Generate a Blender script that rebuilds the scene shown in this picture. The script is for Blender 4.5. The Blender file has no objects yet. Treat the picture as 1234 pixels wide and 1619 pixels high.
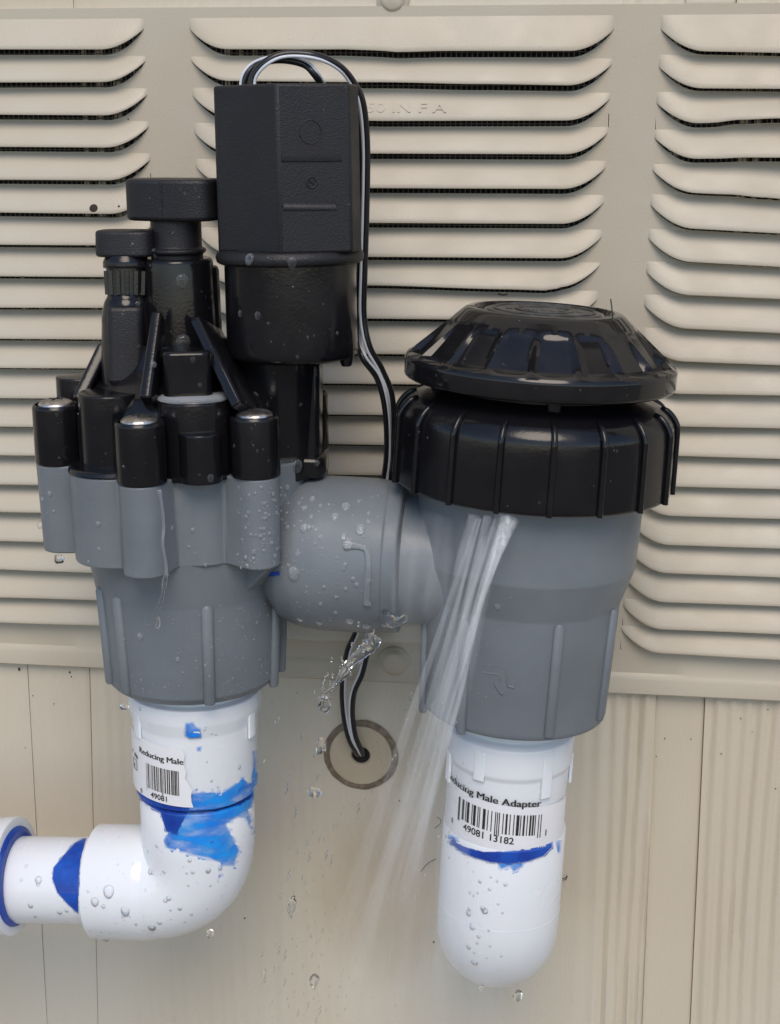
import bpy, bmesh, math, random
from mathutils import Vector, Matrix, noise
from mathutils.bvhtree import BVHTree
random.seed(7)
R = math.radians
S = bpy.context.scene
COL = S.collection

# ------------------------------------------------------------------ camera (all building is done in millimetres, z up, wall plane y = 0)
F = 2300.0; CX, CY = 617.0, 809.5
YAW, PITCH, DIST = R(6.4), R(15.5), 465.0
FWD = Vector((-math.sin(YAW)*math.cos(PITCH), math.cos(YAW)*math.cos(PITCH), -math.sin(PITCH))).normalized()
RGT = FWD.cross(Vector((0, 0, 1))).normalized()
UPV = RGT.cross(FWD).normalized()
CAM = -FWD*DIST
cd = bpy.data.cameras.new('camera'); cam = bpy.data.objects.new('camera', cd); COL.objects.link(cam)
cam.matrix_world = Matrix.Translation(CAM*0.001) @ Matrix((RGT, UPV, -FWD)).transposed().to_4x4()
cd.sensor_fit = 'HORIZONTAL'; cd.sensor_width = 36; cd.lens = 36*F/1234
cd.clip_start = 0.01; cd.clip_end = 200
S.camera = cam
# ------------------------------------------------------------------ light
SUN_EL, SUN_AZ = R(49), R(172)      # azimuth measured clockwise from +y; soft sun from the front, almost square to the wall
w = bpy.data.worlds.new('World'); S.world = w; w.use_nodes = True
nt = w.node_tree; nt.nodes.clear()
sky = nt.nodes.new('ShaderNodeTexSky'); sky.sky_type = 'NISHITA'; sky.sun_disc = False
sky.sun_elevation = SUN_EL; sky.sun_rotation = SUN_AZ
sky.air_density = 1.0; sky.dust_density = 0.6; sky.ozone_density = 1.0
bg = nt.nodes.new('ShaderNodeBackground'); bg.inputs[1].default_value = 0.13
wo = nt.nodes.new('ShaderNodeOutputWorld')
nt.links.new(sky.outputs[0], bg.inputs[0]); nt.links.new(bg.outputs[0], wo.inputs[0])
sd = bpy.data.lights.new('sun', 'SUN'); sd.energy = 1.45; sd.angle = R(34); sd.color = (1, 0.86, 0.70)
so = bpy.data.objects.new('sun', sd); COL.objects.link(so)
sdir = Vector((math.sin(SUN_AZ)*math.cos(SUN_EL), math.cos(SUN_AZ)*math.cos(SUN_EL), math.sin(SUN_EL)))
so.rotation_euler = sdir.to_track_quat('Z', 'Y').to_euler()
S.view_settings.view_transform = 'Standard'; S.view_settings.look = 'None'
S.view_settings.exposure = 0.45; S.view_settings.gamma = 1.0; S.view_settings.use_curve_mapping = False
S.cycles.transparent_max_bounces = 32; S.cycles.max_bounces = 12; S.cycles.transmission_bounces = 10

# ------------------------------------------------------------------ pixel <-> place helpers
def ray(px, py): return (FWD*F + RGT*(px-CX) + UPV*(CY-py)).normalized()
def at(px, py, Y):
    d = ray(px, py); return CAM + d*((Y-CAM.y)/d.y)
def proj(P):
    v = P-CAM; d = v.dot(FWD); return CX+F*v.dot(RGT)/d, CY-F*v.dot(UPV)/d
def mm(px, P): return px*(P-CAM).dot(FWD)/F

# ------------------------------------------------------------------ materials
def mat(name, col, rough=0.5, var=0.0, var_scale=60, col2=None, bump=0.0, bump_scale=800, metal=0.0, spec=0.5,
        specks=None, coat=0.0, trans=0.0, ior=1.45, alpha=None, stretch=(1, 1, 1), rvar=0.0, sss=0.0, contrast=(0.35, 0.65)):
    m = bpy.data.materials.new(name); m.use_nodes = True; n = m.node_tree.nodes; l = m.node_tree.links
    b = n['Principled BSDF']
    b.inputs['Base Color'].default_value = (*col, 1); b.inputs['Roughness'].default_value = rough
    b.inputs['Metallic'].default_value = metal; b.inputs['IOR'].default_value = ior
    b.inputs['Specular IOR Level'].default_value = spec
    b.inputs['Coat Weight'].default_value = coat; b.inputs['Coat Roughness'].default_value = 0.08
    b.inputs['Transmission Weight'].default_value = trans
    if sss: b.inputs['Subsurface Weight'].default_value = sss; b.inputs['Subsurface Scale'].default_value = 0.002
    tc = n.new('ShaderNodeTexCoord'); mp = n.new('ShaderNodeMapping'); mp.inputs['Scale'].default_value = stretch
    l.new(tc.outputs['Object'], mp.inputs[0])
    cur = None
    if col2 is not None:
        no = n.new('ShaderNodeTexNoise'); no.inputs['Scale'].default_value = var_scale; no.inputs['Detail'].default_value = 6
        no.inputs['Roughness'].default_value = 0.6; l.new(mp.outputs[0], no.inputs[0])
        r = n.new('ShaderNodeMapRange'); r.inputs[1].default_value = contrast[0]; r.inputs[2].default_value = contrast[1]
        r.inputs[4].default_value = var if var else 1.0
        l.new(no.outputs[0], r.inputs[0])
        mx = n.new('ShaderNodeMix'); mx.data_type = 'RGBA'; mx.inputs[6].default_value = (*col, 1); mx.inputs[7].default_value = (*col2, 1)
        l.new(r.outputs[0], mx.inputs[0]); cur = mx.outputs[2]
    if specks:
        for sc, th, sc_col in specks:
            vo = n.new('ShaderNodeTexVoronoi'); vo.inputs['Scale'].default_value = sc; l.new(tc.outputs['Object'], vo.inputs[0])
            lt = n.new('ShaderNodeMath'); lt.operation = 'LESS_THAN'; lt.inputs[1].default_value = th; l.new(vo.outputs['Distance'], lt.inputs[0])
            wn = n.new('ShaderNodeMath'); wn.operation = 'GREATER_THAN'; wn.inputs[1].default_value = 0.75
            sep = n.new('ShaderNodeSeparateColor'); l.new(vo.outputs['Color'], sep.inputs[0]); l.new(sep.outputs[0], wn.inputs[0])
            mu = n.new('ShaderNodeMath'); mu.operation = 'MULTIPLY'; l.new(lt.outputs[0], mu.inputs[0]); l.new(wn.outputs[0], mu.inputs[1])
            mx = n.new('ShaderNodeMix'); mx.data_type = 'RGBA'; mx.inputs[7].default_value = (*sc_col, 1)
            if cur: l.new(cur, mx.inputs[6])
            else: mx.inputs[6].default_value = (*col, 1)
            l.new(mu.outputs[0], mx.inputs[0]); cur = mx.outputs[2]
    if cur: l.new(cur, b.inputs['Base Color'])
    if bump:
        nb = n.new('ShaderNodeTexNoise'); nb.inputs['Scale'].default_value = bump_scale; nb.inputs['Detail'].default_value = 4
        l.new(mp.outputs[0], nb.inputs[0]); bp = n.new('ShaderNodeBump'); bp.inputs['Strength'].default_value = bump
        bp.inputs['Distance'].default_value = 0.0003; l.new(nb.outputs[0], bp.inputs['Height']); l.new(bp.outputs[0], b.inputs['Normal'])
    if rvar:
        nr = n.new('ShaderNodeTexNoise'); nr.inputs['Scale'].default_value = 90; nr.inputs['Detail'].default_value = 5; l.new(tc.outputs['Object'], nr.inputs[0])
        mr = n.new('ShaderNodeMapRange'); mr.inputs[1].default_value = 0.35; mr.inputs[2].default_value = 0.65
        mr.inputs[3].default_value = max(0.03, rough-rvar); mr.inputs[4].default_value = rough+rvar
        l.new(nr.outputs[0], mr.inputs[0]); l.new(mr.outputs[0], b.inputs['Roughness'])
    return m

BEIGE = (0.525, 0.485, 0.40)
M_vent = mat('painted_vent_sheet', BEIGE, 0.45, 0.95, 5.5, (0.47, 0.40, 0.30), bump=0.25, bump_scale=1500, specks=[(90, 0.03, (0.12, 0.10, 0.08))], rvar=0.08)
M_siding = mat('painted_siding', (0.61, 0.565, 0.475), 0.6, 0.85, 5, (0.54, 0.46, 0.34), bump=0.5, bump_scale=900, stretch=(1, 1, 0.35),
               specks=[(80, 0.028, (0.09, 0.07, 0.06))])
def add_brown_patch(m, P, rad, col, amt):
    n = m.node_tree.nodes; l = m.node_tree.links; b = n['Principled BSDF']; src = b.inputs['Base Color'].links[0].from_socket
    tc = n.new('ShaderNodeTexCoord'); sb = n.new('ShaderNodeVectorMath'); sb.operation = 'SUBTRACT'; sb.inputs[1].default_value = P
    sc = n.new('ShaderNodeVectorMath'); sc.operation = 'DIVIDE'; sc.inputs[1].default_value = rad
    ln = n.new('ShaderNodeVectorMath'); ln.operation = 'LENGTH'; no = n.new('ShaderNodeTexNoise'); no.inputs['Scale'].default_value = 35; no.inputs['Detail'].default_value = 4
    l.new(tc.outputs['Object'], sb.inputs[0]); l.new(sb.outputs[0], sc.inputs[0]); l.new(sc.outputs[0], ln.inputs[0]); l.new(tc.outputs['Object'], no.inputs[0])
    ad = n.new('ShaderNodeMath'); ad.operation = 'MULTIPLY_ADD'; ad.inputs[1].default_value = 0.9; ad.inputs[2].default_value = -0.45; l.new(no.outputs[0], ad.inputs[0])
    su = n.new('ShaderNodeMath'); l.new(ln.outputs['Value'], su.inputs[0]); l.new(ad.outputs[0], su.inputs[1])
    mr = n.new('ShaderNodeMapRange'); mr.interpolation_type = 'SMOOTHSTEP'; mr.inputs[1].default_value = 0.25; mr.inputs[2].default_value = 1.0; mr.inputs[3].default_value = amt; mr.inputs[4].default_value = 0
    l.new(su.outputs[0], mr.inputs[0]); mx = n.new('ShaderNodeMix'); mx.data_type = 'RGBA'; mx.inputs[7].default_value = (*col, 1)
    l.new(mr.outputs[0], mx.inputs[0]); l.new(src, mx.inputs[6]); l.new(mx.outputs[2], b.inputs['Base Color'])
wp = at(600, 1420, 0); add_brown_patch(M_siding, (wp.x*.001, -0.02, (wp.z+780)*.001), (0.028, 1, 0.045), (0.40, 0.33, 0.24), 0.6)  # soft brown patch mixed into the siding colour, low in the middle
M_grime = mat('brown_grime', (0.13, 0.10, 0.07), 0.8, 1, 300, (0.26, 0.21, 0.15), bump=0.6, bump_scale=700)
M_plug = mat('painted_plug', (0.50, 0.43, 0.32), 0.55, 0.6, 60, (0.43, 0.35, 0.24), bump=0.4, bump_scale=900)
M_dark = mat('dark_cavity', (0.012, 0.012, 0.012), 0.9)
M_screen = mat('insect_screen_wire', (0.10, 0.09, 0.08), 0.5, metal=0.3)
M_gray = mat('grey_pvc', (0.180, 0.202, 0.222), 0.42, 0.9, 28, (0.140, 0.158, 0.176), bump=0.15, bump_scale=1800, rvar=0.10)
M_black = mat('wet_black_plastic', (0.006, 0.006, 0.008), 0.17, 0.7, 60, (0.010, 0.009, 0.010), bump=0.10, bump_scale=1200, rvar=0.08, spec=0.45)
M_blackm = mat('matt_black_plastic', (0.009, 0.009, 0.012), 0.45, 0.6, 80, (0.014, 0.012, 0.012), bump=0.55, bump_scale=2600, rvar=0.1, spec=0.5)
M_cap = mat('glossy_black_cap', (0.007, 0.007, 0.009), 0.10, 0.8, 120, (0.014, 0.013, 0.013), bump=0.0, bump_scale=500, rvar=0.03)
M_capdust = mat('dusty_black_cap_top', (0.035, 0.034, 0.033), 0.42, 1, 260, (0.10, 0.095, 0.085), bump=0.7, bump_scale=900)
M_white = mat('white_pvc', (0.80, 0.82, 0.85), 0.22, 0.3, 40, (0.72, 0.74, 0.77), bump=0.05, bump_scale=900, sss=0.15, rvar=0.06)
M_paper = mat('label_paper', (0.82, 0.82, 0.84), 0.35, 0.5, 90, (0.74, 0.73, 0.75), bump=0.2, bump_scale=500)
M_ink = mat('label_ink', (0.02, 0.02, 0.02), 0.6, 1, 900, (0.10, 0.10, 0.10), contrast=(0.5, 0.8))
M_blue = mat('dark_blue_primer', (0.010, 0.045, 0.33), 0.22, 1, 160, (0.015, 0.10, 0.50))
M_lblue = mat('thin_blue_primer', (0.01, 0.20, 0.78), 0.25, 1, 120, (0.02, 0.36, 0.90), contrast=(0.35, 0.7))
def thin_out(m, lo, hi, sc):
    n = m.node_tree.nodes; l = m.node_tree.links; b = n['Principled BSDF']; no = n.new('ShaderNodeTexNoise'); no.inputs['Scale'].default_value = sc; no.inputs['Detail'].default_value = 5
    tc = n.new('ShaderNodeTexCoord'); l.new(tc.outputs['Object'], no.inputs[0]); mr = n.new('ShaderNodeMapRange'); mr.inputs[1].default_value = 0.35; mr.inputs[2].default_value = 0.62
    mr.inputs[3].default_value = lo; mr.inputs[4].default_value = hi; mp = n.new('ShaderNodeMapping'); mp.inputs['Scale'].default_value = (1, 1, 2.6); mp.inputs['Rotation'].default_value = (0, R(25), 0)
    l.new(tc.outputs['Object'], mp.inputs[0]); l.new(mp.outputs[0], no.inputs[0])
    at_ = n.new('ShaderNodeAttribute'); at_.attribute_name = 'cover'; mu = n.new('ShaderNodeMath'); mu.operation = 'MULTIPLY'
    l.new(no.outputs[0], mr.inputs[0]); l.new(mr.outputs[0], mu.inputs[0]); l.new(at_.outputs['Fac'], mu.inputs[1]); l.new(mu.outputs[0], b.inputs['Alpha'])
thin_out(M_lblue, 0.4, 1.0, 110); thin_out(M_blue, 0.93, 1.0, 200)
M_steel = mat('screw_steel', (0.75, 0.73, 0.70), 0.36, 0.9, 400, (0.35, 0.32, 0.29), metal=1.0, bump=0.4, bump_scale=900)
M_wire = mat('black_wire_jacket', (0.014, 0.014, 0.016), 0.22, bump=0.1, bump_scale=900)
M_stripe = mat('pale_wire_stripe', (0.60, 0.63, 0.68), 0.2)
M_water = mat('clear_water', (1, 1, 1), 0.0, trans=1.0, ior=1.33)
M_eave = mat('added_eave_paint', (0.45, 0.42, 0.36), 0.6, 0.6, 5, (0.38, 0.35, 0.29))
M_ground = mat('gravelly_soil', (0.16, 0.13, 0.10), 0.95, 1, 25, (0.24, 0.21, 0.17), bump=1, bump_scale=60)
M_bark = mat('dark_debris', (0.03, 0.022, 0.018), 0.8)

def bead_mat(name, lo=0.015, hi=0.22):
    m = bpy.data.materials.new(name); m.use_nodes = True; n = m.node_tree.nodes; l = m.node_tree.links; n.clear()
    o = n.new('ShaderNodeOutputMaterial'); tr = n.new('ShaderNodeBsdfTransparent'); tr.inputs[0].default_value = (0.985, 0.99, 0.995, 1)
    df = n.new('ShaderNodeBsdfDiffuse'); df.inputs[0].default_value = (0.8, 0.84, 0.9, 1)
    gl = n.new('ShaderNodeBsdfGlossy'); gl.inputs['Roughness'].default_value = 0.04
    lw = n.new('ShaderNodeLayerWeight'); lw.inputs[0].default_value = 0.35
    m1 = n.new('ShaderNodeMixShader'); mr = n.new('ShaderNodeMapRange'); mr.inputs[3].default_value = lo; mr.inputs[4].default_value = hi
    l.new(lw.outputs['Facing'], mr.inputs[0]); l.new(mr.outputs[0], m1.inputs[0]); l.new(tr.outputs[0], m1.inputs[1]); l.new(df.outputs[0], m1.inputs[2])
    fr = n.new('ShaderNodeFresnel'); fr.inputs[0].default_value = 1.33; m2 = n.new('ShaderNodeMixShader')
    l.new(fr.outputs[0], m2.inputs[0]); l.new(m1.outputs[0], m2.inputs[1]); l.new(gl.outputs[0], m2.inputs[2]); l.new(m2.outputs[0], o.inputs[0])
    return m
M_bead = bead_mat('water_bead'); M_bead2 = bead_mat('bright_rim_water_bead', 0.10, 0.62)  # white mixed into the second paints bright highlights on beads and pool
def spray_mat(name, alpha, sx=900, sz=25, lo=0.40, hi=0.68):
    m = bpy.data.materials.new(name); m.use_nodes = True; n = m.node_tree.nodes; l = m.node_tree.links; n.clear()
    o = n.new('ShaderNodeOutputMaterial'); mx = n.new('ShaderNodeMixShader'); tr = n.new('ShaderNodeBsdfTransparent')
    b = n.new('ShaderNodeBsdfPrincipled'); b.inputs['Base Color'].default_value = (0.86, 0.89, 0.93, 1); b.inputs['Roughness'].default_value = 0.35
    tc = n.new('ShaderNodeTexCoord'); mp = n.new('ShaderNodeMapping'); mp.inputs['Scale'].default_value = (sx, sx, sz)
    no = n.new('ShaderNodeTexNoise'); no.inputs['Scale'].default_value = 1; no.inputs['Detail'].default_value = 4
    l.new(tc.outputs['Object'], mp.inputs[0]); l.new(mp.outputs[0], no.inputs[0])
    r = n.new('ShaderNodeMapRange'); r.inputs[1].default_value = lo; r.inputs[2].default_value = hi; r.inputs[3].default_value = alpha*0.12; r.inputs[4].default_value = alpha
    l.new(no.outputs[0], r.inputs[0])
    # thin at grazing edges, as a body of mist is
    lw = n.new('ShaderNodeLayerWeight'); lw.inputs[0].default_value = 0.5
    iv = n.new('ShaderNodeMath'); iv.operation = 'SUBTRACT'; iv.inputs[0].default_value = 1; l.new(lw.outputs['Facing'], iv.inputs[1])
    pw = n.new('ShaderNodeMath'); pw.operation = 'POWER'; pw.inputs[1].default_value = 2.8; l.new(iv.outputs[0], pw.inputs[0])
    mu = n.new('ShaderNodeMath'); mu.operation = 'MULTIPLY'; l.new(r.outputs[0], mu.inputs[0]); l.new(pw.outputs[0], mu.inputs[1])
    at_ = n.new('ShaderNodeAttribute'); at_.attribute_name = 'stream_density'
    m2 = n.new('ShaderNodeMath'); m2.operation = 'MULTIPLY'; l.new(mu.outputs[0], m2.inputs[0]); l.new(at_.outputs['Fac'], m2.inputs[1])
    l.new(m2.outputs[0], mx.inputs[0]); l.new(tr.outputs[0], mx.inputs[1]); l.new(b.outputs[0], mx.inputs[2]); l.new(mx.outputs[0], o.inputs[0])
    return m
M_jet = spray_mat('bright_water_jet', 0.56, 700, 18, 0.33, 0.7)
M_mist = spray_mat('thin_water_spray', 0.20, 260, 10, 0.3, 0.75)

# ------------------------------------------------------------------ object builders
REG = []      # (name, verts in world mm, faces) for laying drops and stains on surfaces
def tag(o, label=None, cat=None, group=None, kind=None):
    if label: o['label'] = label
    if cat: o['category'] = cat
    if group: o['group'] = group
    if kind: o['kind'] = kind
    return o
def thing(name, P, label, cat, group=None):
    o = bpy.data.objects.new(name, None); COL.objects.link(o); o.location = P*0.001; o.empty_display_size = 0.01
    o['_o'] = 0; del o['_o']
    ORG[o.name] = P.copy(); return tag(o, label, cat, group)
ORG = {}
def mesh(name, V, Fs, m, parent=None, smooth=35, reg=None, origin=None, bevel=0, seg=2):
    """V in world mm."""
    if parent is not None: org = ORG[parent.name]
    else:
        org = origin if origin is not None else Vector((sum(v[0] for v in V)/len(V), sum(v[1] for v in V)/len(V), min(v[2] for v in V)))
    me = bpy.data.meshes.new(name)
    me.from_pydata([tuple((Vector(v)-org)*0.001) for v in V], [], Fs); me.materials.append(m)
    bm = bmesh.new(); bm.from_mesh(me); bmesh.ops.remove_doubles(bm, verts=bm.verts, dist=1e-6)
    bmesh.ops.recalc_face_normals(bm, faces=bm.faces); bm.to_mesh(me); bm.free()
    if smooth:
        me.shade_smooth(); me.set_sharp_from_angle(angle=R(smooth))
    o = bpy.data.objects.new(name, me); COL.objects.link(o)
    if parent is not None: o.parent = parent
    else: o.location = org*0.001
    ORG[o.name] = org.copy()
    if bevel:
        b = o.modifiers.new('bevel', 'BEVEL'); b.width = bevel*0.001; b.segments = seg; b.limit_method = 'ANGLE'; b.angle_limit = R(35); b.harden_normals = False
    if reg: REG.append((reg, [Vector(v) for v in V], Fs))
    return o

def basis(z, hint=None):
    z = z.normalized(); h = hint or Vector((0, 1, 0))
    if abs(z.dot(h)) > 0.95: h = Vector((0, 0, 1))
    y = (h-z*h.dot(z)).normalized(); x = y.cross(z).normalized(); return x, y, z
def lathe_vf(P, z, prof, seg=64, cap0=True, cap1=True, rf=None, hint=None):
    """prof [(h, r)] bottom to top in mm along z from P; rf(theta, i) scales radius."""
    x, y, z = basis(z, hint); V = []; Fs = []
    for i, (h, r) in enumerate(prof):
        for k in range(seg):
            a = 2*math.pi*k/seg; rr = r*(rf(a, i) if rf else 1)
            V.append(P+z*h+(x*math.sin(a)-y*math.cos(a))*rr)
    for i in range(len(prof)-1):
        for k in range(seg):
            k2 = (k+1) % seg; Fs.append((i*seg+k, i*seg+k2, (i+1)*seg+k2, (i+1)*seg+k))
    if cap0: Fs.append(tuple(range(seg))[::-1])
    if cap1: Fs.append(tuple((len(prof)-1)*seg+k for k in range(seg)))
    return V, Fs
def rnd(prof, rad=0.6, n=3):
    """round interior corners of a profile."""
    out = [prof[0]]
    for i in range(1, len(prof)-1):
        a, b, c = (Vector((*prof[i-1], 0)), Vector((*prof[i], 0)), Vector((*prof[i+1], 0)))
        d1, d2 = (a-b), (c-b); q = min(rad, d1.length*0.45, d2.length*0.45)
        if q < 1e-4: out.append(prof[i]); continue
        p, s = b+d1.normalized()*q, b+d2.normalized()*q
        for k in range(n+1):
            t = k/n; v = p*(1-t)**2+b*2*t*(1-t)+s*t*t; out.append((v.x, v.y))
    out.append(prof[-1]); return out
def tube_vf(pts, rad, seg=10, flat=1.0, hint=None):
    """pts: Vectors; rad: float or list."""
    V = []; Fs = []; n = len(pts); prev = None
    for i, p in enumerate(pts):
        t = (pts[min(i+1, n-1)]-pts[max(i-1, 0)]).normalized()
        if prev is None: x = t.cross(hint or Vector((0.1, 1, 0.05))).normalized()
        else: x = (prev-t*prev.dot(t)).normalized()
        prev = x; y = t.cross(x).normalized(); r = rad[i] if isinstance(rad, (list, tuple)) else rad
        for k in range(seg):
            a = 2*math.pi*k/seg; V.append(p+x*math.cos(a)*r+y*math.sin(a)*r*flat)
    for i in range(n-1):
        for k in range(seg):
            k2 = (k+1) % seg; Fs.append((i*seg+k, i*seg+k2, (i+1)*seg+k2, (i+1)*seg+k))
    Fs.append(tuple(range(seg))[::-1]); Fs.append(tuple((n-1)*seg+k for k in range(seg)))
    return V, Fs
def smooth_path(P, n=8):
    out = []
    Q = [P[0]*2-P[1]]+list(P)+[P[-1]*2-P[-2]]
    for i in range(1, len(Q)-2):
        for k in range(n):
            t = k/n; a, b, c, d = Q[i-1], Q[i], Q[i+1], Q[i+2]
            out.append(0.5*((2*b)+(c-a)*t+(2*a-5*b+4*c-d)*t*t+(3*b-a-3*c+d)*t**3))
    out.append(P[-1]); return out
def prism_vf(outline, P, x, y, z, h0, h1, s0=1, s1=1):
    """outline [(u,v)] in the x,y plane."""
    n = len(outline); V = [P+x*u*s0+y*v*s0+z*h0 for u, v in outline]+[P+x*u*s1+y*v*s1+z*h1 for u, v in outline]
    Fs = [(i, (i+1) % n, n+(i+1) % n, n+i) for i in range(n)]+[tuple(range(n))[::-1], tuple(range(n, 2*n))]
    return V, Fs
def rrect(w_, d_, r, n=5):
    o = []
    for cx, cy, a0 in ((w_/2-r, d_/2-r, 0), (-w_/2+r, d_/2-r, 90), (-w_/2+r, -d_/2+r, 180), (w_/2-r, -d_/2+r, 270)):
        for k in range(n+1):
            a = R(a0+90*k/n); o.append((cx+r*math.cos(a), cy+r*math.sin(a)))
    return o
def box_vf(a, b, wx, wy, hint=None):
    """bar from a to b with cross-section wx (sideways) by wy (depth)."""
    x, y, z = basis(b-a, hint); o = rrect(wx, wy, min(wx, wy)*0.2, 2)
    return prism_vf(o, a, x, y, z, 0, (b-a).length)
def join(*vfs):
    V = []; Fs = []
    for v, f in vfs:
        k = len(V); V += v; Fs += [tuple(i+k for i in q) for q in f]
    return V, Fs

class Axis:
    def __init__(s, t, b):
        s.P = at(*b); s.T = at(*t); s.z = (s.T-s.P).normalized(); v = s.P-CAM; s.x, s.y, s.z = basis(s.z, Vector((v.x, v.y, 0)).normalized())   # th = 0 faces the viewer's side
    def pt(s, h, th=0, r=0):
        a = R(th); return s.P+s.z*h+(s.x*math.sin(a)-s.y*math.cos(a))*r
    def h(s, py, r=0, th=0):
        """height at which the point at angle th, radius r (mm) shows at picture row py."""
        lo, hi = -400.0, 600.0
        for _ in range(48):
            m = (lo+hi)/2
            if proj(s.pt(m, th, r))[1] > py: lo = m
            else: hi = m
        return (lo+hi)/2
    def rad(s, rpx, py): return mm(rpx, s.pt(s.h(py)))
    def prof(s, L):
        """[(py of front edge, radius px)] listed bottom to top."""
        o = []
        for py, rp in L:
            r = s.rad(rp, py); o.append((s.h(py, r), r))
        return o

# ================================================================== SETTING
V = []
ZG = -780.0
def quad_obj(name, pts, m): return mesh(name, [Vector(p) for p in pts], [(0, 1, 2, 3)], m, smooth=0)
g = quad_obj('ground', [(-60000, -60000, ZG), (60000, -60000, ZG), (60000, 60000, ZG), (-60000, 60000, ZG)], M_ground); tag(g, kind='structure')

wall = thing('siding_wall', Vector((0, 20, ZG)), 'beige painted house wall of vertical grooved siding boards behind the valve', 'wall')
def line_x(p0, p1):
    a, b = at(*p0, 0), at(*p1, 0)
    return lambda z: a.x+(b.x-a.x)*(z-a.z)/(b.z-a.z)
edges = [line_x((-900, 1080), (-760, 1619)), line_x((-240, 1080), (-190, 1619)), line_x((46, 1080), (76, 1619)), line_x((143, 1080), (156, 1619)),
         line_x((1037, 1120), (1016, 1619)), line_x((1115, 1110), (1092, 1619)), line_x((1420, 1110), (1370, 1619)), line_x((2100, 1110), (2000, 1619))]
amps = [0.3, 0.3, 0.12, 0.2, 0.0, 1.0, 0.6]
def ripple(x, z, amp, seed):
    wv = noise.noise(Vector((x*0.05, z*0.006, seed)))*6
    n1 = math.sin(2*math.pi*x/4.5+wv)*(0.75+0.5*noise.noise(Vector((x*0.1, z*0.01, seed+4))))
    n2 = noise.noise(Vector((x*0.3, z*0.012, seed+9)))
    return amp*(n1*0.7+n2*0.8)
zs = [ZG, -600, -400, -260]+[-240+8*i for i in range(38)]+[90, 200, 500, 1000, 1950]
def board(i):
    e0, e1 = edges[i], edges[i+1]; near = 2 <= i <= 5
    V = []; Fs = []; w0 = e1(-150)-e0(-150); nx = max(10, int(w0/(0.9 if near else 3.0))); g = 0.07
    for z in zs:
        for k in range(nx+1):
            t = k/nx; x = e0(z)+g+(e1(z)-e0(z)-2*g)*t
            amp = amps[i]
            if i == 3:      # ripples fade out on the wet smooth middle
                xl, xr = at(470, 1300, 0).x, at(905, 1300, 0).x
                amp = 0.32 if x < xl else (0.03 if x < xr else 0.03+1.1*min(1, (x-xr)/12))
                if xl <= x < xl+25: amp = 0.32-0.29*(x-xl)/25
            Y = -1.0-ripple(x, z, amp, i*3.1) + (1.1 if i == 4 else 0)
            ed = min(t, 1-t)*w0
            Y += 0.4*max(0, 1-ed/0.8)+0.15*noise.noise(Vector((x*.02, z*.02, 5)))
            V.append(Vector((x, Y, z)))
    for r in range(len(zs)-1):
        for k in range(nx):
            a = r*(nx+1)+k; Fs.append((a, a+1, a+nx+2, a+nx+1))
    base = len(V); n = nx+1
    for (idx) in (0, nx):       # side returns give the board thickness
        col = [V[r*n+idx]+Vector((0, 9, 0)) for r in range(len(zs))]; s = len(V); V += col
        for r in range(len(zs)-1): Fs.append((r*n+idx, s+r, s+r+1, (r+1)*n+idx))
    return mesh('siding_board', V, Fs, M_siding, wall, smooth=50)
for i in range(len(edges)-1): board(i)
mesh('sheathing', *join(box_vf(Vector((0, 14, ZG)), Vector((0, 14, 1950)), 900, 8)), M_grime, wall)
for sx in (-1, 1):
    x0, x1 = (edges[0](0)-1600, edges[0](0)) if sx < 0 else (edges[-1](0), edges[-1](0)+1600)
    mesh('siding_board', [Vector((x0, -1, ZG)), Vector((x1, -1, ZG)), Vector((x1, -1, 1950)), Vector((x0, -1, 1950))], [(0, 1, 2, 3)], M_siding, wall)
ev = thing('added_eave', Vector((0, -200, 1950)), 'unseen eave added high above the wall to shape sky light and reflections', 'eave')  # out of view, added to block overhead sky and shape the cap's reflections
mesh('added_soffit', *box_vf(Vector((-2500, -120, 1965)), Vector((2500, -120, 1965)), 30, 260, Vector((0, 1, 0))), M_eave, ev)
mesh('added_fascia', *box_vf(Vector((-2500, -260, 1995)), Vector((2500, -260, 1995)), 130, 20, Vector((0, 1, 0))), M_eave, ev)

# ------------------------------------------------------------------ louvered vent
YV = -3.2; HL = 4.3
vent = thing('louvered_vent', at(617, 1075, YV), 'large beige painted sheet metal vent with three columns of louvers behind the valve', 'vent')
def lip(L): return [at(px, py, YV-HL) for px, py in L]
Lx0 = [75.7,128,179,230,282,334,385,435,484.5,534,580,628,673,718.5,764.5,808,854,899,943.6,983]
Lx1 = [75.7,127.5,180,231,283,336,386,436,485,535,581,629,675,720,767,811,858,905,948,988]
Rx0 = [78,137,193,249,302,358,411,463.5,516.5,569,620.6,672,718.7,767.6,814,860,904,950,993,1031]
Rx1 = [81,138,184.6,246.6,312,367,420,471,524.7,575.5,623.5,676,724,771.7,819,865.7,912,957.6,1001.5,1041.7]
Mx0 = [76,126,184,239.5,294,349,402,449,499,555,603,652,698,746,791,835,880,924,966,1007]
Mx1 = [78,132,188,241.7,296.6,352,406.5,455,505,561,608,657,706,754,801,847,892,937,981,1022]
cols = []
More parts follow.
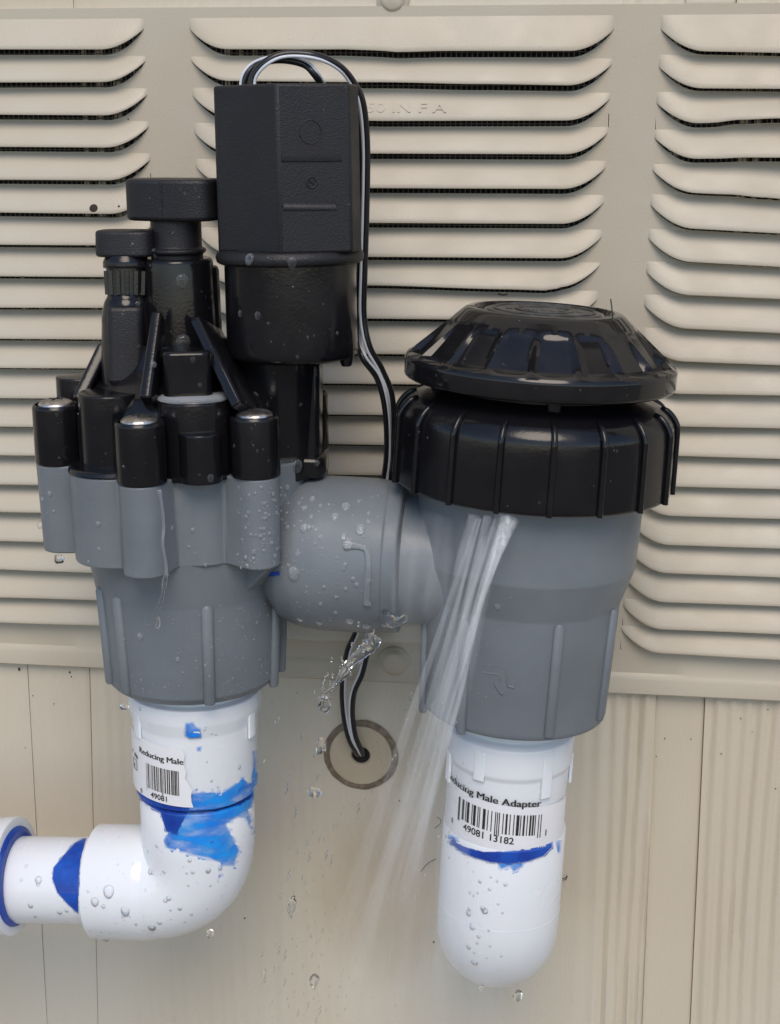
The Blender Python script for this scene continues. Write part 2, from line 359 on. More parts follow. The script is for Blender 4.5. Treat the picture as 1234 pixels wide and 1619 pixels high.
def colrow(c, i):
    if c == 0:
        l = lip([(0, Lx0[i]), (160, Lx1[i])]); l = [l[0]+(l[0]-l[1])*2.2]+l
        e0 = at(-330-3*i, Lx0[i]-26, YV).x; e1 = at(228+2.4*i, 100, YV).x if i < 6 else at(231+2.55*i, Lx1[i]-26, YV).x
        e1 = at(228+2.5*i, Lx1[i]-27, YV).x
    elif c == 1:
        pts = [(330, Mx0[i]), (600, (Mx0[i]*.5+Mx1[i]*.5)), (925, Mx1[i])]
        if i == 0: pts = [(330, 75.5), (540, 75.5), (590, 77), (632, 79.8), (700, 78), (925, 78)]
        if i == 1: pts = [(330, 125.5), (600, 127.6), (760, 130.5), (925, 132.5)]
        if i == 2: pts = [(330, 182), (600, 189), (925, 188)]
        if i == 7: pts = [(330, 449), (600, 449.5), (800, 455.5), (872, 457.5), (888, 452.5), (925, 452)]
        l = lip(pts); e0 = at(300+2.5*i, Mx0[i]-27, YV).x; e1 = at(971-3.2*i, Mx1[i]-30, YV).x
    else:
        pts = [(1085-3*i, Rx0[i]), (1234, Rx1[i])]
        if i == 2: pts = [(1085, 193), (1125, 192), (1170, 187), (1234, 184.6), (1300, 186)]
        if i == 3: pts = [(1075, 249), (1130, 248.5), (1180, 246.6), (1234, 246.6), (1300, 250)]
        if i == 4: pts = [(1070, 302), (1150, 305), (1210, 310), (1234, 312), (1300, 311)]
        l = lip(pts); l = l+[l[-1]+(l[-1]-l[-2])*1.7]; e0 = at(1045-3.3*i, Rx0[i]-30, YV).x; e1 = at(1560-3*i, Rx1[i], YV).x
    return l, e0, e1
def interp(l, x):
    if x <= l[0].x: a, b = l[0], l[1]
    elif x >= l[-1].x: a, b = l[-2], l[-1]
    else:
        for a, b in zip(l, l[1:]):
            if a.x <= x <= b.x: break
        t = (x-a.x)/(b.x-a.x)
        if len(l) > 3: t = t*t*(3-2*t)
        return a.z+(b.z-a.z)*t
    return a.z+(b.z-a.z)*(x-a.x)/(b.x-a.x)
ROWS = 20; data = [[colrow(c, i) for i in range(ROWS)] for c in range(3)]
GAP = [1.55, 1.75, 0.95]; TIPH = 5.6; LEND = 12.5
def lipz(c, i, x):
    l, e0, e1 = data[c][i]; z = interp(l, x); d = min(x-e0, e1-x); s = max(0.0, min(1.0, d/LEND))
    return z+TIPH*(1-s)**2.0, math.sin(s*math.pi/2)**0.75 if s > 0 else 0.0
def gap(c, i): 
    g = GAP[c]*(1.15 if i < 6 else 0.95)
    if c == 2 and i in (2, 3): g *= 1.5
    return g
def cutz(c, i, x):
    z, e = lipz(c, i, x); return z-gap(c, i)*e
def basez(c, i, x): return interp(data[c][i][0], x)-gap(c, i)-0.25
TOPPY = 30
def topz(c, i, x):
    if i == 0: return at(600, 26, YV).z
    return basez(c, i-1, x)
sheetV = []; sheetF = []
def addq(*p):
    k = len(sheetV); sheetV.extend(Vector((q[0], YV, q[1])) for q in p); sheetF.append((k, k+1, k+2, k+3))
mids = []
for c in range(3):
    for i in range(ROWS):
        l, e0, e1 = data[c][i]
        xs = [e0+LEND*(k/14)**1.3 for k in range(15)]
        n = 26; xs += [e0+LEND+(e1-e0-2*LEND)*k/n for k in range(1, n)]+[e1-LEND*(k/14)**1.3 for k in range(14, -1, -1)]
        nv = 9; V = []; Fs = []; sd_ = i*7+c*31
        for x in xs:
            zl, e = lipz(c, i, x); zt = topz(c, i, x)
            H = HL*e*(1+0.10*noise.noise(Vector((x*0.03, sd_, 0))))
            if c == 2 and i in (2, 3): H *= 1.0+0.35*max(0, min(1, (x-at(1120, 200, 0).x)/20))
            for k in range(nv):
                v = k/(nv-1); V.append(Vector((x, YV-H*(v**0.95)*(1+0.10*math.sin(math.pi*v)), zt+(zl-zt)*v)))
            V.append(Vector((x, YV-H+0.15*e, zl-0.35*e)))
            V.append(Vector((x, YV-H*0.8+0.05, zl-0.1*e)))
        m_ = nv+2
        for a in range(len(xs)-1):
            for k in range(m_-1): Fs.append((a*m_+k, (a+1)*m_+k, (a+1)*m_+k+1, a*m_+k+1))
            x0, x1 = xs[a], xs[a+1]
            addq((x0, cutz(c, i, x0)), (x1, cutz(c, i, x1)), (x1, basez(c, i, x1)), (x0, basez(c, i, x0)))
        mesh('louver', V, Fs, M_vent, vent, smooth=60, reg='vent')
# stiles and rails
ztop = at(617, 9, YV).z; XL = at(-345, 600, YV).x-14; XR = at(1575, 600, YV).x+14
def band(xa, xb, za0, zb0, za1, zb1): addq((xa, za0), (xb, zb0), (xb, zb1), (xa, za1))
for i in range(ROWS):
    for (ca, cb) in ((None, 0), (0, 1), (1, 2), (2, None)):
        xa = XL if ca is None else data[ca][i][2]; xb = XR if cb is None else data[cb][i][1]
        ta = topz(ca if ca is not None else cb, i, xa if ca is not None else xb); tb = topz(cb if cb is not None else ca, i, xb if cb is not None else xa)
        ba = basez(ca if ca is not None else cb, i, xa if ca is not None else xb); bb = basez(cb if cb is not None else ca, i, xb if cb is not None else xa)
        band(xa, xb, ta, tb, ba, bb)
for (ca, cb) in ((0, 1), (1, 2)):
    bpV = []
    for i in range(ROWS):
        xa, xb = data[ca][i][2]-0.9, data[cb][i][1]+0.9
        bpV += [Vector((xa, YV+0.3, topz(ca, i, xa))), Vector((xb, YV+0.3, topz(cb, i, xb)))]
    xa, xb = data[ca][19][2]-0.9, data[cb][19][1]+0.9; bpV += [Vector((xa, YV+0.3, basez(ca, 19, xa)-3)), Vector((xb, YV+0.3, basez(cb, 19, xb)-3))]
    mesh('stile_backing', bpV, [(2*i, 2*i+1, 2*i+3, 2*i+2) for i in range(ROWS)], M_vent, vent, smooth=0)
zt0 = topz(0, 0, 0); band(XL, XR, ztop, ztop, zt0, zt0)
bot = [at(px, py, YV-1) for px, py in ((0, 1050), (165, 1056), (450, 1070), (670, 1080), (970, 1098), (1234, 1110))]
def botz(x): return bot[0].z+(bot[-1].z-bot[0].z)*(x-bot[0].x)/(bot[-1].x-bot[0].x)
NX = 120; xs = [XL+(XR-XL)*k/NX for k in range(NX+1)]
def lastz(x):
    for c in range(3):
        if data[c][19][1] <= x <= data[c][19][2]: return basez(c, 19, x)
    # on a stile: blend
    for ca, cb in ((0, 1), (1, 2)):
        a, b = data[ca][19][2], data[cb][19][1]
        if a < x < b:
            t = (x-a)/(b-a); return basez(ca, 19, a)*(1-t)+basez(cb, 19, b)*t
    return basez(0, 19, data[0][19][1]) if x < 0 else basez(2, 19, data[2][19][2])
fx = sorted(set(xs+[data[c][19][j] for c in range(3) for j in (1, 2)]))
for x0, x1 in zip(fx, fx[1:]):
    rows = []
    for x in (x0, x1):
        b = botz(x); l0 = lastz(x)
        wv = 0.25*noise.noise(Vector((x*0.02, 3, 0)))
        rows.append([(x, YV+0.05, l0+0.1), (x, YV+0.05, b+7.2), (x, YV-0.5+wv, b+6.2), (x, YV-0.9+wv, b+5.0), (x, YV-1.0+wv, b+0.5), (x, YV-0.6, b), (x, -0.4, b-0.1)])
    for a in range(6):
        k = len(sheetV); sheetV += [Vector(rows[0][a]), Vector(rows[1][a]), Vector(rows[1][a+1]), Vector(rows[0][a+1])]; sheetF.append((k, k+1, k+2, k+3))
for x in (XL, XR):
    k = len(sheetV); sheetV += [Vector((x, YV, ztop)), Vector((x, 0, ztop)), Vector((x, 0, botz(x))), Vector((x, YV, botz(x)))]; sheetF.append((k, k+1, k+2, k+3))
k = len(sheetV); sheetV += [Vector((XL, YV, ztop)), Vector((XR, YV, ztop)), Vector((XR, -0.4, ztop+0.3)), Vector((XL, -0.4, ztop+0.3))]; sheetF.append((k, k+1, k+2, k+3))
mesh('frame_sheet', sheetV, sheetF, M_vent, vent, smooth=30, reg='vent')
# insect screen behind the slots, then the dark air space
zb = botz(0)+8
vf = []
x = XL+6
while x < XR-6: vf.append(box_vf(Vector((x, YV+1.3, zb)), Vector((x, YV+1.3, ztop-4)), 0.32, 0.3)); x += 1.55
z = zb
while z < ztop-4: vf.append(box_vf(Vector((XL+6, YV+1.6, z)), Vector((XR-6, YV+1.6, z)), 0.3, 0.32)); z += 1.55
tag(mesh('insect_screen', *join(*vf), M_screen, vent, smooth=0), kind='stuff')
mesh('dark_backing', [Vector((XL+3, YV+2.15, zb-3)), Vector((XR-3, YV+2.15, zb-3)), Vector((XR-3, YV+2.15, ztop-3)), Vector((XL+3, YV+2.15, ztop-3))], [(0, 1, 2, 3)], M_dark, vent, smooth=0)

# painted screw heads on the flanges
def painted_screw(px, py, rpx, Y, caulk=False):
    P = at(px, py, Y); r = mm(rpx, P)
    h = mesh('screw_head', *lathe_vf(P, Vector((0, -1, 0)), rnd([(-0.2, r*1.2), (0.5, r*1.12), (1.0, r*0.95), (2.4, r*0.72), (2.9, r*0.2)], 0.5), 28, rf=lambda a, i: 1+0.05*noise.noise(Vector((math.cos(a)*2, math.sin(a)*2, px)))), M_vent, vent, smooth=50)
    return h
painted_screw(624, 1046, 22, YV-0.2)
painted_screw(622, -1, 22, -1.5)
# embossed lettering on the third middle louver
def text_pts(s, size, bold=0.0):
    cu = bpy.data.curves.new('t', 'FONT'); cu.body = s; cu.size = size; cu.offset = bold; cu.resolution_u = 3
    o = bpy.data.objects.new('t', cu); COL.objects.link(o); bpy.context.view_layer.update()
    me = bpy.data.meshes.new_from_object(o.evaluated_get(bpy.context.evaluated_depsgraph_get()))
    V = [v.co.copy() for v in me.vertices]; Fs = [tuple(p.vertices) for p in me.polygons]
    bpy.data.objects.remove(o); bpy.data.curves.remove(cu); bpy.data.meshes.remove(me); return V, Fs
tv, tf = text_pts('50 IN F A', 4.6, 0.0)
wd = max(v.x for v in tv); P0 = at(578, 177, YV-3.0); P1 = at(706, 177, YV-3.0)
P0 = at(578, 178, YV-HL*0.80); sc = (at(706, 178, YV-3).x-P0.x)/wd
sl = Vector((0, -HL, lipz(1, 2, P0.x)[0]-topz(1, 2, P0.x))).normalized()   # runs down the louver face
nrm = Vector((1, 0, 0)).cross(-sl); nrm = nrm if nrm.y < 0 else -nrm
top = Vector((0, YV, topz(1, 2, P0.x)))
along = (P0.z-top.z)/sl.z
def emb(v, off):
    p = top+sl*(along-v.y*0.95); return Vector((P0.x+v.x*sc, p.y, p.z))+nrm*off
n_ = len(tv); EV = [emb(v, 0.42) for v in tv]+[emb(v, 0.0) for v in tv]
ecount = {}
for f in tf:
    for a, b in zip(f, f[1:]+f[:1]): ecount[(min(a, b), max(a, b))] = ecount.get((min(a, b), max(a, b)), 0)+1
EF = [tuple(f) for f in tf]+[(a, b, b+n_, a+n_) for (a, b), c in ecount.items() if c == 1]
mesh('embossed_lettering', EV, EF, M_vent, vent, smooth=0)

# ================================================================== ANTI-SIPHON VALVE
YA = -63.0
AR = Axis((861, 489, YA+3), (812, 1130, YA))            # axis of the right-hand chamber
AL = Axis((276, 300, YA+2), (310, 1140, YA))            # axis of the left-hand valve
valve = thing('sprinkler_valve', AL.pt(AL.h(1110)), 'wet grey and black plastic irrigation valve with solenoid and domed vacuum breaker cap, spraying water', 'valve')

# --- right chamber body
pr = AR.prof([(1168, 128), (1171, 141), (1165, 143), (985, 152), (930, 172), (812, 177), (800, 177), (760, 176)])
body_r = mesh('right_chamber', *lathe_vf(AR.P, AR.z, rnd(pr, 0.5), 96), M_gray, valve, reg='gray', smooth=40)
def side_rib(ax, th, py0, py1, r0, r1, wpx=17, out=0.7, name='side_rib', parent=None):
    a = ax.pt(ax.h(py1, r1, th), th, r1+out*0.35); b = ax.pt(ax.h(py0, r0, th), th, r0+out*0.35)
    hint = (b-ax.P); hint = (hint-ax.z*hint.dot(ax.z)).normalized()
    V, Fs = tube_vf([a, a+(b-a)*0.02, a+(b-a)*0.97, b], [mm(wpx, a)*0.5*q for q in (0.85, 1, 1, 0.5)], 18, 0.75, hint)
    return mesh(name, V, Fs, M_gray, parent or body_r, smooth=50, reg='gray')
for th in (21, 64, -33, -78, 110, 155, 200, 245):
    r0 = AR.rad(152, 1000); r1 = AR.rad(143, 1150)
    cq = 1-math.cos(R(th)); side_rib(AR, th, 990-48*cq, 1168-54*cq, r0, r1)
# embossed maker's mark on the lower body
def surf_r(px, py, rpx, ax, out=0.0):
    """point on a vertical round surface of radius rpx seen at px, py"""
    r = ax.rad(rpx, py)+out; d = ray(px, py)
    o = CAM-ax.P; dz = d-ax.z*d.dot(ax.z); oz = o-ax.z*o.dot(ax.z)
    A, B, Cc = dz.dot(dz), 2*dz.dot(oz), oz.dot(oz)-r*r
    D = max(B*B-4*A*Cc, 0); t = (-B-math.sqrt(D))/(2*A); return CAM+d*t
mk = []
for seg_ in ([(764, 1050), (786, 1052), (800, 1056), (803, 1070), (804, 1085), (813, 1087)], [(764, 1063), (778, 1065), (790, 1067), (791, 1076)], [(783, 1081), (788, 1090), (795, 1098)]):
    mk.append(tube_vf([surf_r(a, b, 147, AR, 0.05) for a, b in seg_], 0.32, 6))
mesh('embossed_mark', *join(*mk), M_gray, body_r, smooth=50)

# --- big black union nut with grip ribs
pr = AR.prof([(812, 176), (816, 214), (812, 217), (720, 217), (697, 216), (678, 206), (664, 192), (652, 170), (640, 150)])
nut = mesh('union_nut', *lathe_vf(AR.P, AR.z, rnd(pr, 1.2), 108, cap0=True), M_black, valve, smooth=40, reg='black')
rp = [(817, 219), (720, 220), (699, 219), (679, 209), (663, 193)]
rpm = [(AR.h(py, AR.rad(r, py)), AR.rad(r, py)) for py, r in rp]
for k in range(18):
    th = 6.5+20*k
    pts = smooth_path([AR.pt(h, th, r) for h, r in rpm], 4)
    w_ = [0.8]*len(pts); w_[-1] = 0.3; w_[-2] = 0.6
    mesh('grip_rib', *tube_vf(pts, w_, 10), M_black, nut, smooth=60, reg='black')
# --- neck and domed cap
pr = AR.prof([(650, 150), (600, 150)])
mesh('cap_neck', *lathe_vf(AR.P, AR.z, pr, 64), M_black, valve)
for th in (8, 98, 188, 278):
    a = AR.pt(AR.h(660, AR.rad(160, 650)), th, AR.rad(158, 650)); mesh('neck_lug', *box_vf(a, a+AR.z*9, 3.5, 3), M_black, valve, bevel=0.4)
capH = AR.prof([(634, 196), (638, 209), (634, 213), (606, 214), (600, 211)])
hb, rb = capH[-1]
rt = AR.rad(127, 505); ht = AR.h(507, rt)
prof = rnd(capH, 0.7)
NS = 216
def cap_rf(a, i): return 1
hs = [hb+(ht-hb)*t for t in (0.0, 0.04, 0.2, 0.4, 0.6, 0.74, 0.80, 0.9, 1.0)]
V = []; Fs = []
rings = [(h, r, None) for h, r in prof]
for j, t in enumerate((0.04, 0.09, 0.2, 0.35, 0.5, 0.62, 0.70, 0.76, 0.85, 0.94, 1.0)):
    rings.append((hb+(ht-hb)*t, rb+(rt-rb)*t, t))
rings += [(ht+0.5, rt-1.0, None), (ht+0.6, rt-2.6, None), (ht-0.2, rt-3.2, None), (ht-0.3, rt-5.0, None), (ht+0.1, rt-5.6, None), (ht+0.1, 0.05, None)]
NF = 18
for h, r, t in rings:
    for k in range(NS):
        a = 360*k/NS; off = 0.0
        ph = ((a+3.5) % (360/NF))/(360/NF)        # position within one panel
        d = min(ph, 1-ph)*(360/NF)
        if t is not None:
            flat = math.cos(R(180/NF))/math.cos(R((ph-0.5)*360/NF))   # flat panels between ribs
            body = min(1, max(0, (t-0.03)/0.05))*min(1, max(0, (0.74-t)/0.05))
            rr = r*(1+(flat-1)*(0.3+0.7*body)) - (0.35+2.1*max(0, 1-t/0.74))*body*(1 if d > 1.9 else max(0, (d-1.1)/0.8))
            rr = max(rr, 1)
        else: rr = r
        V.append(AR.pt(h, a, rr))
for i in range(len(rings)-1):
    for k in range(NS):
        k2 = (k+1) % NS; Fs.append((i*NS+k, i*NS+k2, (i+1)*NS+k2, (i+1)*NS+k))
Fs.append(tuple(range(NS))[::-1]); Fs.append(tuple((len(rings)-1)*NS+k for k in range(NS)))
capo = mesh('dome_cap', V, Fs, M_cap, valve, smooth=28, reg='black')
# dusty top disc with raised ridges and lettering-like swirls
mesh('top_disc', *lathe_vf(AR.P, AR.z, [(ht+0.12, rt-6.0), (ht+0.35, rt-6.2), (ht+0.35, 0.1)], 64), M_capdust, capo, smooth=30)
vf = []
for q in (0.82, 0.45):
    pts = [AR.pt(ht+0.45, a, (rt-5)*q) for a in range(0, 361, 6)]; vf.append(tube_vf(pts, 0.4, 6))
for k in range(-4, 5):
    vf.append(box_vf(AR.pt(ht+0.45, 90, k*2.3-0.8), AR.pt(ht+0.45, 90, k*2.3+0.8), 2.6*(1-abs(k)*0.06), 0.5, AR.z))
mesh('top_ridges', *join(*vf), M_capdust, capo)

# --- tee joining the two chambers
ta = at(440, 869, YA); tb = at(618, 880, YA); tx = (tb-ta)
rT = mm(122, ta); L = tx.length
mesh('cross_pipe', *lathe_vf(ta, tx, rnd([(-3, rT*0.6), (2, rT*0.86), (7, rT*0.965), (13, rT), (L*0.86, rT), (L*0.93, rT*0.985), (L, rT*0.97), (L+1.5, rT*0.86), (L+20, rT*0.80)], 1.0), 72, hint=Vector((0, 1, 0))), M_gray, valve, reg='gray', smooth=40)
mesh('pipe_collar', *lathe_vf(ta+tx.normalized()*(L-1), tx, rnd([(0, rT*0.9), (0.4, rT*0.985), (4.5, rT*0.965), (5.5, rT*0.8)], 0.6), 72), M_gray, valve, reg='gray', smooth=40)

# --- left valve: grey base with scalloped flange
BTH = [-82, -19, 32, 95, 157, 218]; RB = 34.0; BR = 6.3
def outline(R0, Rb, br, extra=(), n=240):
    o = []
    for k in range(n):
        th = 360*k/n; r = R0
        for (t0, rc, rr) in [(b, Rb, br) for b in BTH]+list(extra):
            d = R(th-t0); s = rc*math.sin(d)
            if abs(s) < rr and math.cos(d) > 0: r = max(r, rc*math.cos(d)+math.sqrt(rr*rr-s*s))
        o.append(r)
    for _ in range(2): o = [(o[i-1]+2*o[i]+o[(i+1) % n])/4 for i in range(n)]
    return [(r*math.sin(R(360*k/n)), -r*math.cos(R(360*k/n))) for k, r in enumerate(o)]
hG = AL.h(771, 40, -19); hG0 = AL.h(917, 40, -19)
ex = [(-49, 24, 12.5), (71, 22, 12), (11, 20, 9.8)]
out_g = outline(29.0, RB, BR, ex)
out_core = outline(28.6, 20, 1, [(-49, 23.5, 12.0)])
flange = mesh('lower_flange', *prism_vf(out_g, AL.P, AL.x, AL.y, AL.z, hG0, hG, 0.985, 1.0), M_gray, valve, smooth=30, reg='gray', bevel=0.5)
def Lprof(L): return AL.prof(L)
r1 = AL.rad(146, 960); r2 = AL.rad(136, 1100)
pr = [(AL.h(1117, r2*0.92), r2*0.88), (AL.h(1119, r2), r2*0.93), (AL.h(1108, r2), r2), (AL.h(965, r1), r1), (hG0+0.5, 28.6), (hG0+3, 28.6)]
base = mesh('valve_base', *lathe_vf(AL.P, AL.z, rnd(pr, 0.5), 96), M_gray, valve, smooth=40, reg='gray')
for th in (9, -48, -68, 62, 88, 130, 180, 230):
    cq = 1-math.cos(R(th)); side_rib(AL, th, 958-48*cq, 1114-56*cq, r1, r2, wpx=19, out=0.6, parent=base)
# gusset under the right bolt
g0 = AL.pt(hG0, 40, 37); g1 = AL.pt(hG0, 40, 26); g2 = AL.pt(hG0-10, 40, 26); t_ = AL.pt(0, 130, 1)-AL.pt(0, 0, 0)
V = [p+t_*s for s in (-3.2, 3.2) for p in (g0, g1, g2)]
mesh('gusset', V, [(0, 1, 2), (5, 4, 3), (0, 3, 4, 1), (1, 4, 5, 2), (2, 5, 3, 0)], M_gray, base, smooth=0, bevel=0.5)

# --- black bonnet
hTop = AL.h(672, 40, -19)       # top of the bolt bosses
out_b = outline(28.4, 20, 1, [(-49, 24.0, 12.2), (11, 22.5, 8.5)])
bonnet = mesh('bonnet', *prism_vf(out_b, AL.P, AL.x, AL.y, AL.z, hG+0.02, hG+1.6, 1.02, 1.0), M_black, valve, smooth=30, reg='black', bevel=0.4)
hmid = hG+15.5
mesh('bonnet_deck', *lathe_vf(AL.P, AL.z, rnd([(hG+1.5, 28), (hmid, 27.5), (hmid+4, 24.5), (hmid+9, 17), (hmid+16, 13.5)], 2.0), 72), M_black, bonnet, reg='black', smooth=50)
bc = 0
for th in BTH:
    for (h0, h1, rr, m_) in ((hG0-0.3, hG+0.015, BR+0.05, M_gray), (hG+0.03, hTop, BR+0.1, M_black)):
        if m_ is M_gray: continue
        P = AL.pt(h0, th, RB)
        b = mesh('bolt_boss', *lathe_vf(P, AL.z, rnd([(0, rr*0.98), (0.3, rr), (h1-h0-0.8, rr*1.0), (h1-h0, rr*0.93), (h1-h0, rr*0.87), (h1-h0-1.3, rr*0.84), (h1-h0-1.3, 0.1)], 0.22), 40), m_, bonnet, reg='black', smooth=40)
        # web tying the boss to the deck
        q = AL.pt(h0, th, 27); mesh('boss_web', *box_vf(AL.pt(h0, th, 28), AL.pt(h1-2, th, 28), 7.5, 10, (P-q)), M_black, bonnet, reg='black', bevel=0.5)
    # pan-head screw with cross recess
    P = AL.pt(hTop-0.85, th, RB); hr = 4.75
    prf = [(0, hr), (0.9, hr), (1.5, hr*0.88), (1.95, hr*0.64), (2.15, hr*0.40), (2.2, hr*0.1)]
    sc_ = mesh('screw', *lathe_vf(P, AL.z, rnd(prf, 0.4), 32, cap0=False), M_steel, bonnet, smooth=40, reg='steel')
    for k in (0, 1):
        u = AL.pt(0, th*1.7+30+90*k, 1)-AL.pt(0, 0, 0)
        mesh('cross_recess', *box_vf(P+AL.z*1.95-u*1.9, P+AL.z*1.95+u*1.9, 0.6, 0.8, AL.z), M_dark, sc_, smooth=0)
def boss(name, px, pyf, Y, rpx, pyb, m_=None, round_=0.8, parent=None, taper=1.0):
    """upright round boss: px, pyf = front top edge; pyb = front bottom edge"""
    P = at(px, pyf, Y); r = mm(rpx, P)
    A = Axis((px-(0.04*40), pyf-40, Y), (px, pyf, Y)); A.z = AL.z; A.x, A.y, _ = AL.x, AL.y, AL.z; A.P = P
    h1 = A.h(pyf, r); h0 = A.h(pyb, r)
    return mesh(name, *lathe_vf(P, AL.z, rnd([(h0, r*taper), (h1-0.3, r), (h1, r*0.97), (h1, 0.05)], round_), 48), m_ or M_black, parent or bonnet, reg='black', smooth=40), P+AL.z*h1, r
# big front boss holding a puddle
fb, fbt, fbr = boss('front_boss', 306, 640, -83, 60, 765)
lw_, _, _ = boss('inner_boss', 316, 690, -91, 34, 768)
cb, _, _ = boss('corner_boss', 174, 628, -81, 50, 757)
bb, _, _ = boss('rear_boss', 128, 600, -56, 39, 700, round_=2.5)
bb2, _, _ = boss('side_boss', 393, 650, -74, 31, 700)
# puddle
pv = lathe_vf(fbt+AL.z*0.05, AL.z, [(0, fbr*0.95), (0.5, fbr*0.93), (1.0, fbr*0.8), (1.2, 0.1)], 40)
tag(mesh('water_puddle', *pv, M_bead2, smooth=60), 'still pool of water lying on the black front boss below the central tower', 'water')
# tower
tw = AL.prof([(640, 84), (610, 72), (575, 62), (545, 59), (416, 56), (411, 52), (411, 30)])
tower = mesh('bonnet_tower', *lathe_vf(AL.P, AL.z, rnd(tw, 1.5), 64), M_black, valve, reg='black', smooth=45)
A2 = at(333, 430, YA+8)
mesh('tower_fin', *lathe_vf(at(320, 560, YA+4), AL.z, rnd([(-8, mm(34, A2)), (23, mm(31, A2)), (24, mm(28, A2)), (24, 0.05)], 0.8), 40), M_black, tower, reg='black', smooth=45)
def bar(name, p0, p1, w0, dp, parent, m_=M_black):
    a, b = at(*p0), at(*p1); return mesh(name, *box_vf(a, b, mm(w0, a), dp, Vector((0, 1, 0))), m_, parent, bevel=0.4, reg='black')
bar('strut', (240, 648, -87), (258, 515, -72), 18, 15, tower)
bar('strut', (392, 650, -85), (326, 515, -71), 19, 13, tower)
bar('strut', (128, 640, -70), (168, 556, -62), 20, 12, tower)
vf_ = prism_vf(rrect(12.5, 10, 2.5), at(298, 625, -82), AL.x, AL.y, AL.z, -2, 12.0)
mesh('tower_block', *vf_, M_black, tower, bevel=0.8, smooth=30, reg='black')
# stem and flow handle
st = AL.prof([(425, 41), (404, 41), (402, 46), (396, 46), (394, 40), (352, 40), (340, 44)])
stem = mesh('stem', *lathe_vf(AL.P, AL.z, rnd(st, 0.5), 48), M_blackm, tower, reg='black', smooth=40)
hc = AL.pt(AL.h(350, 7)); 
def rot(x, y, a): return x*math.cos(R(a))+y*math.sin(R(a)), -x*math.sin(R(a))+y*math.cos(R(a))
hx, hy = rot(AL.x, AL.y, -24)
hh = AL.h(283, 7)-AL.h(350, 7)
ol = []
for k in range(96):     # four-lobed plan
    a = 2*math.pi*k/96; u, v = math.cos(a), math.sin(a)
    q = (abs(u/12.6)**3.2+abs(v/7.8)**3.2)**(-1/3.2); ol.append((u*q, v*q))
handle = mesh('flow_handle', *prism_vf(ol, hc, hx, hy, AL.z, 0, hh), M_blackm, tower, bevel=1.1, seg=4, smooth=40, reg='black')
mesh('handle_spine', *prism_vf(rrect(5, 15.6, 1.5), hc, hx, hy, AL.z, 0.4, hh-0.3), M_blackm, handle, bevel=0.6, smooth=30)
# bleed screw at the left
BX = Axis((200, 400, YA-2), (203, 600, YA-6))
bl = [(BX.h(612, 6), BX.rad(42, 600)), (BX.h(500, 6), BX.rad(40, 500)), (BX.h(478, 6), BX.rad(36, 480)), (BX.h(468, 6), BX.rad(30, 470)), (BX.h(412, 6), BX.rad(33, 430))]
bt = mesh('bleed_tower', *lathe_vf(BX.P, BX.z, rnd(bl, 1.2), 40), M_black, tower, reg='black', smooth=45)
mesh('bleed_collar', *lathe_vf(BX.P, BX.z, rnd([(BX.h(424, 6), BX.rad(30, 420)), (BX.h(424, 6), BX.rad(37, 420)), (BX.h(414, 6), BX.rad(37, 420)), (BX.h(405, 6), BX.rad(33, 420))], 0.4), 40), M_black, bt, reg='black')
ol = []
for k in range(72):
    a = 2*math.pi*k/72; u, v = math.cos(a), math.sin(a); q = (abs(u/7.9)**3+abs(v/5.4)**3)**(-1/3); ol.append((u*q, v*q))
hx2, hy2 = rot(AL.x, AL.y, -15)
mesh('bleed_knob', *prism_vf(ol, BX.pt(0), hx2, hy2, BX.z, BX.h(404, 5.5), BX.h(362, 5.5)), M_blackm, bt, bevel=0.8, seg=3, reg='black', smooth=40)
for k in range(14):
    a = k*360/14; r = BX.rad(31, 440)
    mesh('knurl', *box_vf(BX.pt(BX.h(466, 6), a, r), BX.pt(BX.h(428, 6), a, r+0.3), 1.3, 1.0, BX.y), M_black, bt, smooth=0)
mesh('bleed_block', *prism_vf(rrect(9.6, 8, 2), BX.pt(0, -8, 3.5), AL.x, AL.y, BX.z, BX.h(606, 8), BX.h(482, 8)), M_blackm, bt, bevel=1.2, seg=3, reg='black')

# --- solenoid column and solenoid
YS = -64
AS = Axis((452, 140, YS+2), (463, 560, YS))
cp = AS.prof([(578, 92), (574, 101), (566, 103), (432, 104), (420, 104)])
colm = mesh('solenoid_barrel', *lathe_vf(AS.P, AS.z, rnd(cp, 1.0), 72), M_black, valve, reg='black', smooth=40)
A3 = Axis((440, 570, YS+3), (440, 745, YS+5))
mesh('solenoid_column', *lathe_vf(A3.P, A3.z, rnd([(A3.h(760, 11), 12.6), (A3.h(735, 11), 12.4), (A3.h(722, 11), 11.8), (A3.h(560, 11), 12.0)], 0.6), 48), M_black, colm, reg='black', smooth=40)
mesh('column_fin', *box_vf(at(488, 745, YS+2), at(488, 570, YS+2), mm(40, at(488, 700, YS)), 9), M_black, colm, bevel=0.8, reg='black')
mesh('column_foot', *box_vf(at(470, 748, YS+2), at(470, 715, YS+2), mm(96, at(470, 700, YS)), 12), M_black, colm, bevel=1.2, reg='black')
mesh('drain_hook', *lathe_vf(at(548, 572, YS-4), AS.z, rnd([(-1.2, 0.05), (-1.2, 1.3), (1, 1.9), (5, 2)], 0.5), 20), M_black, colm)
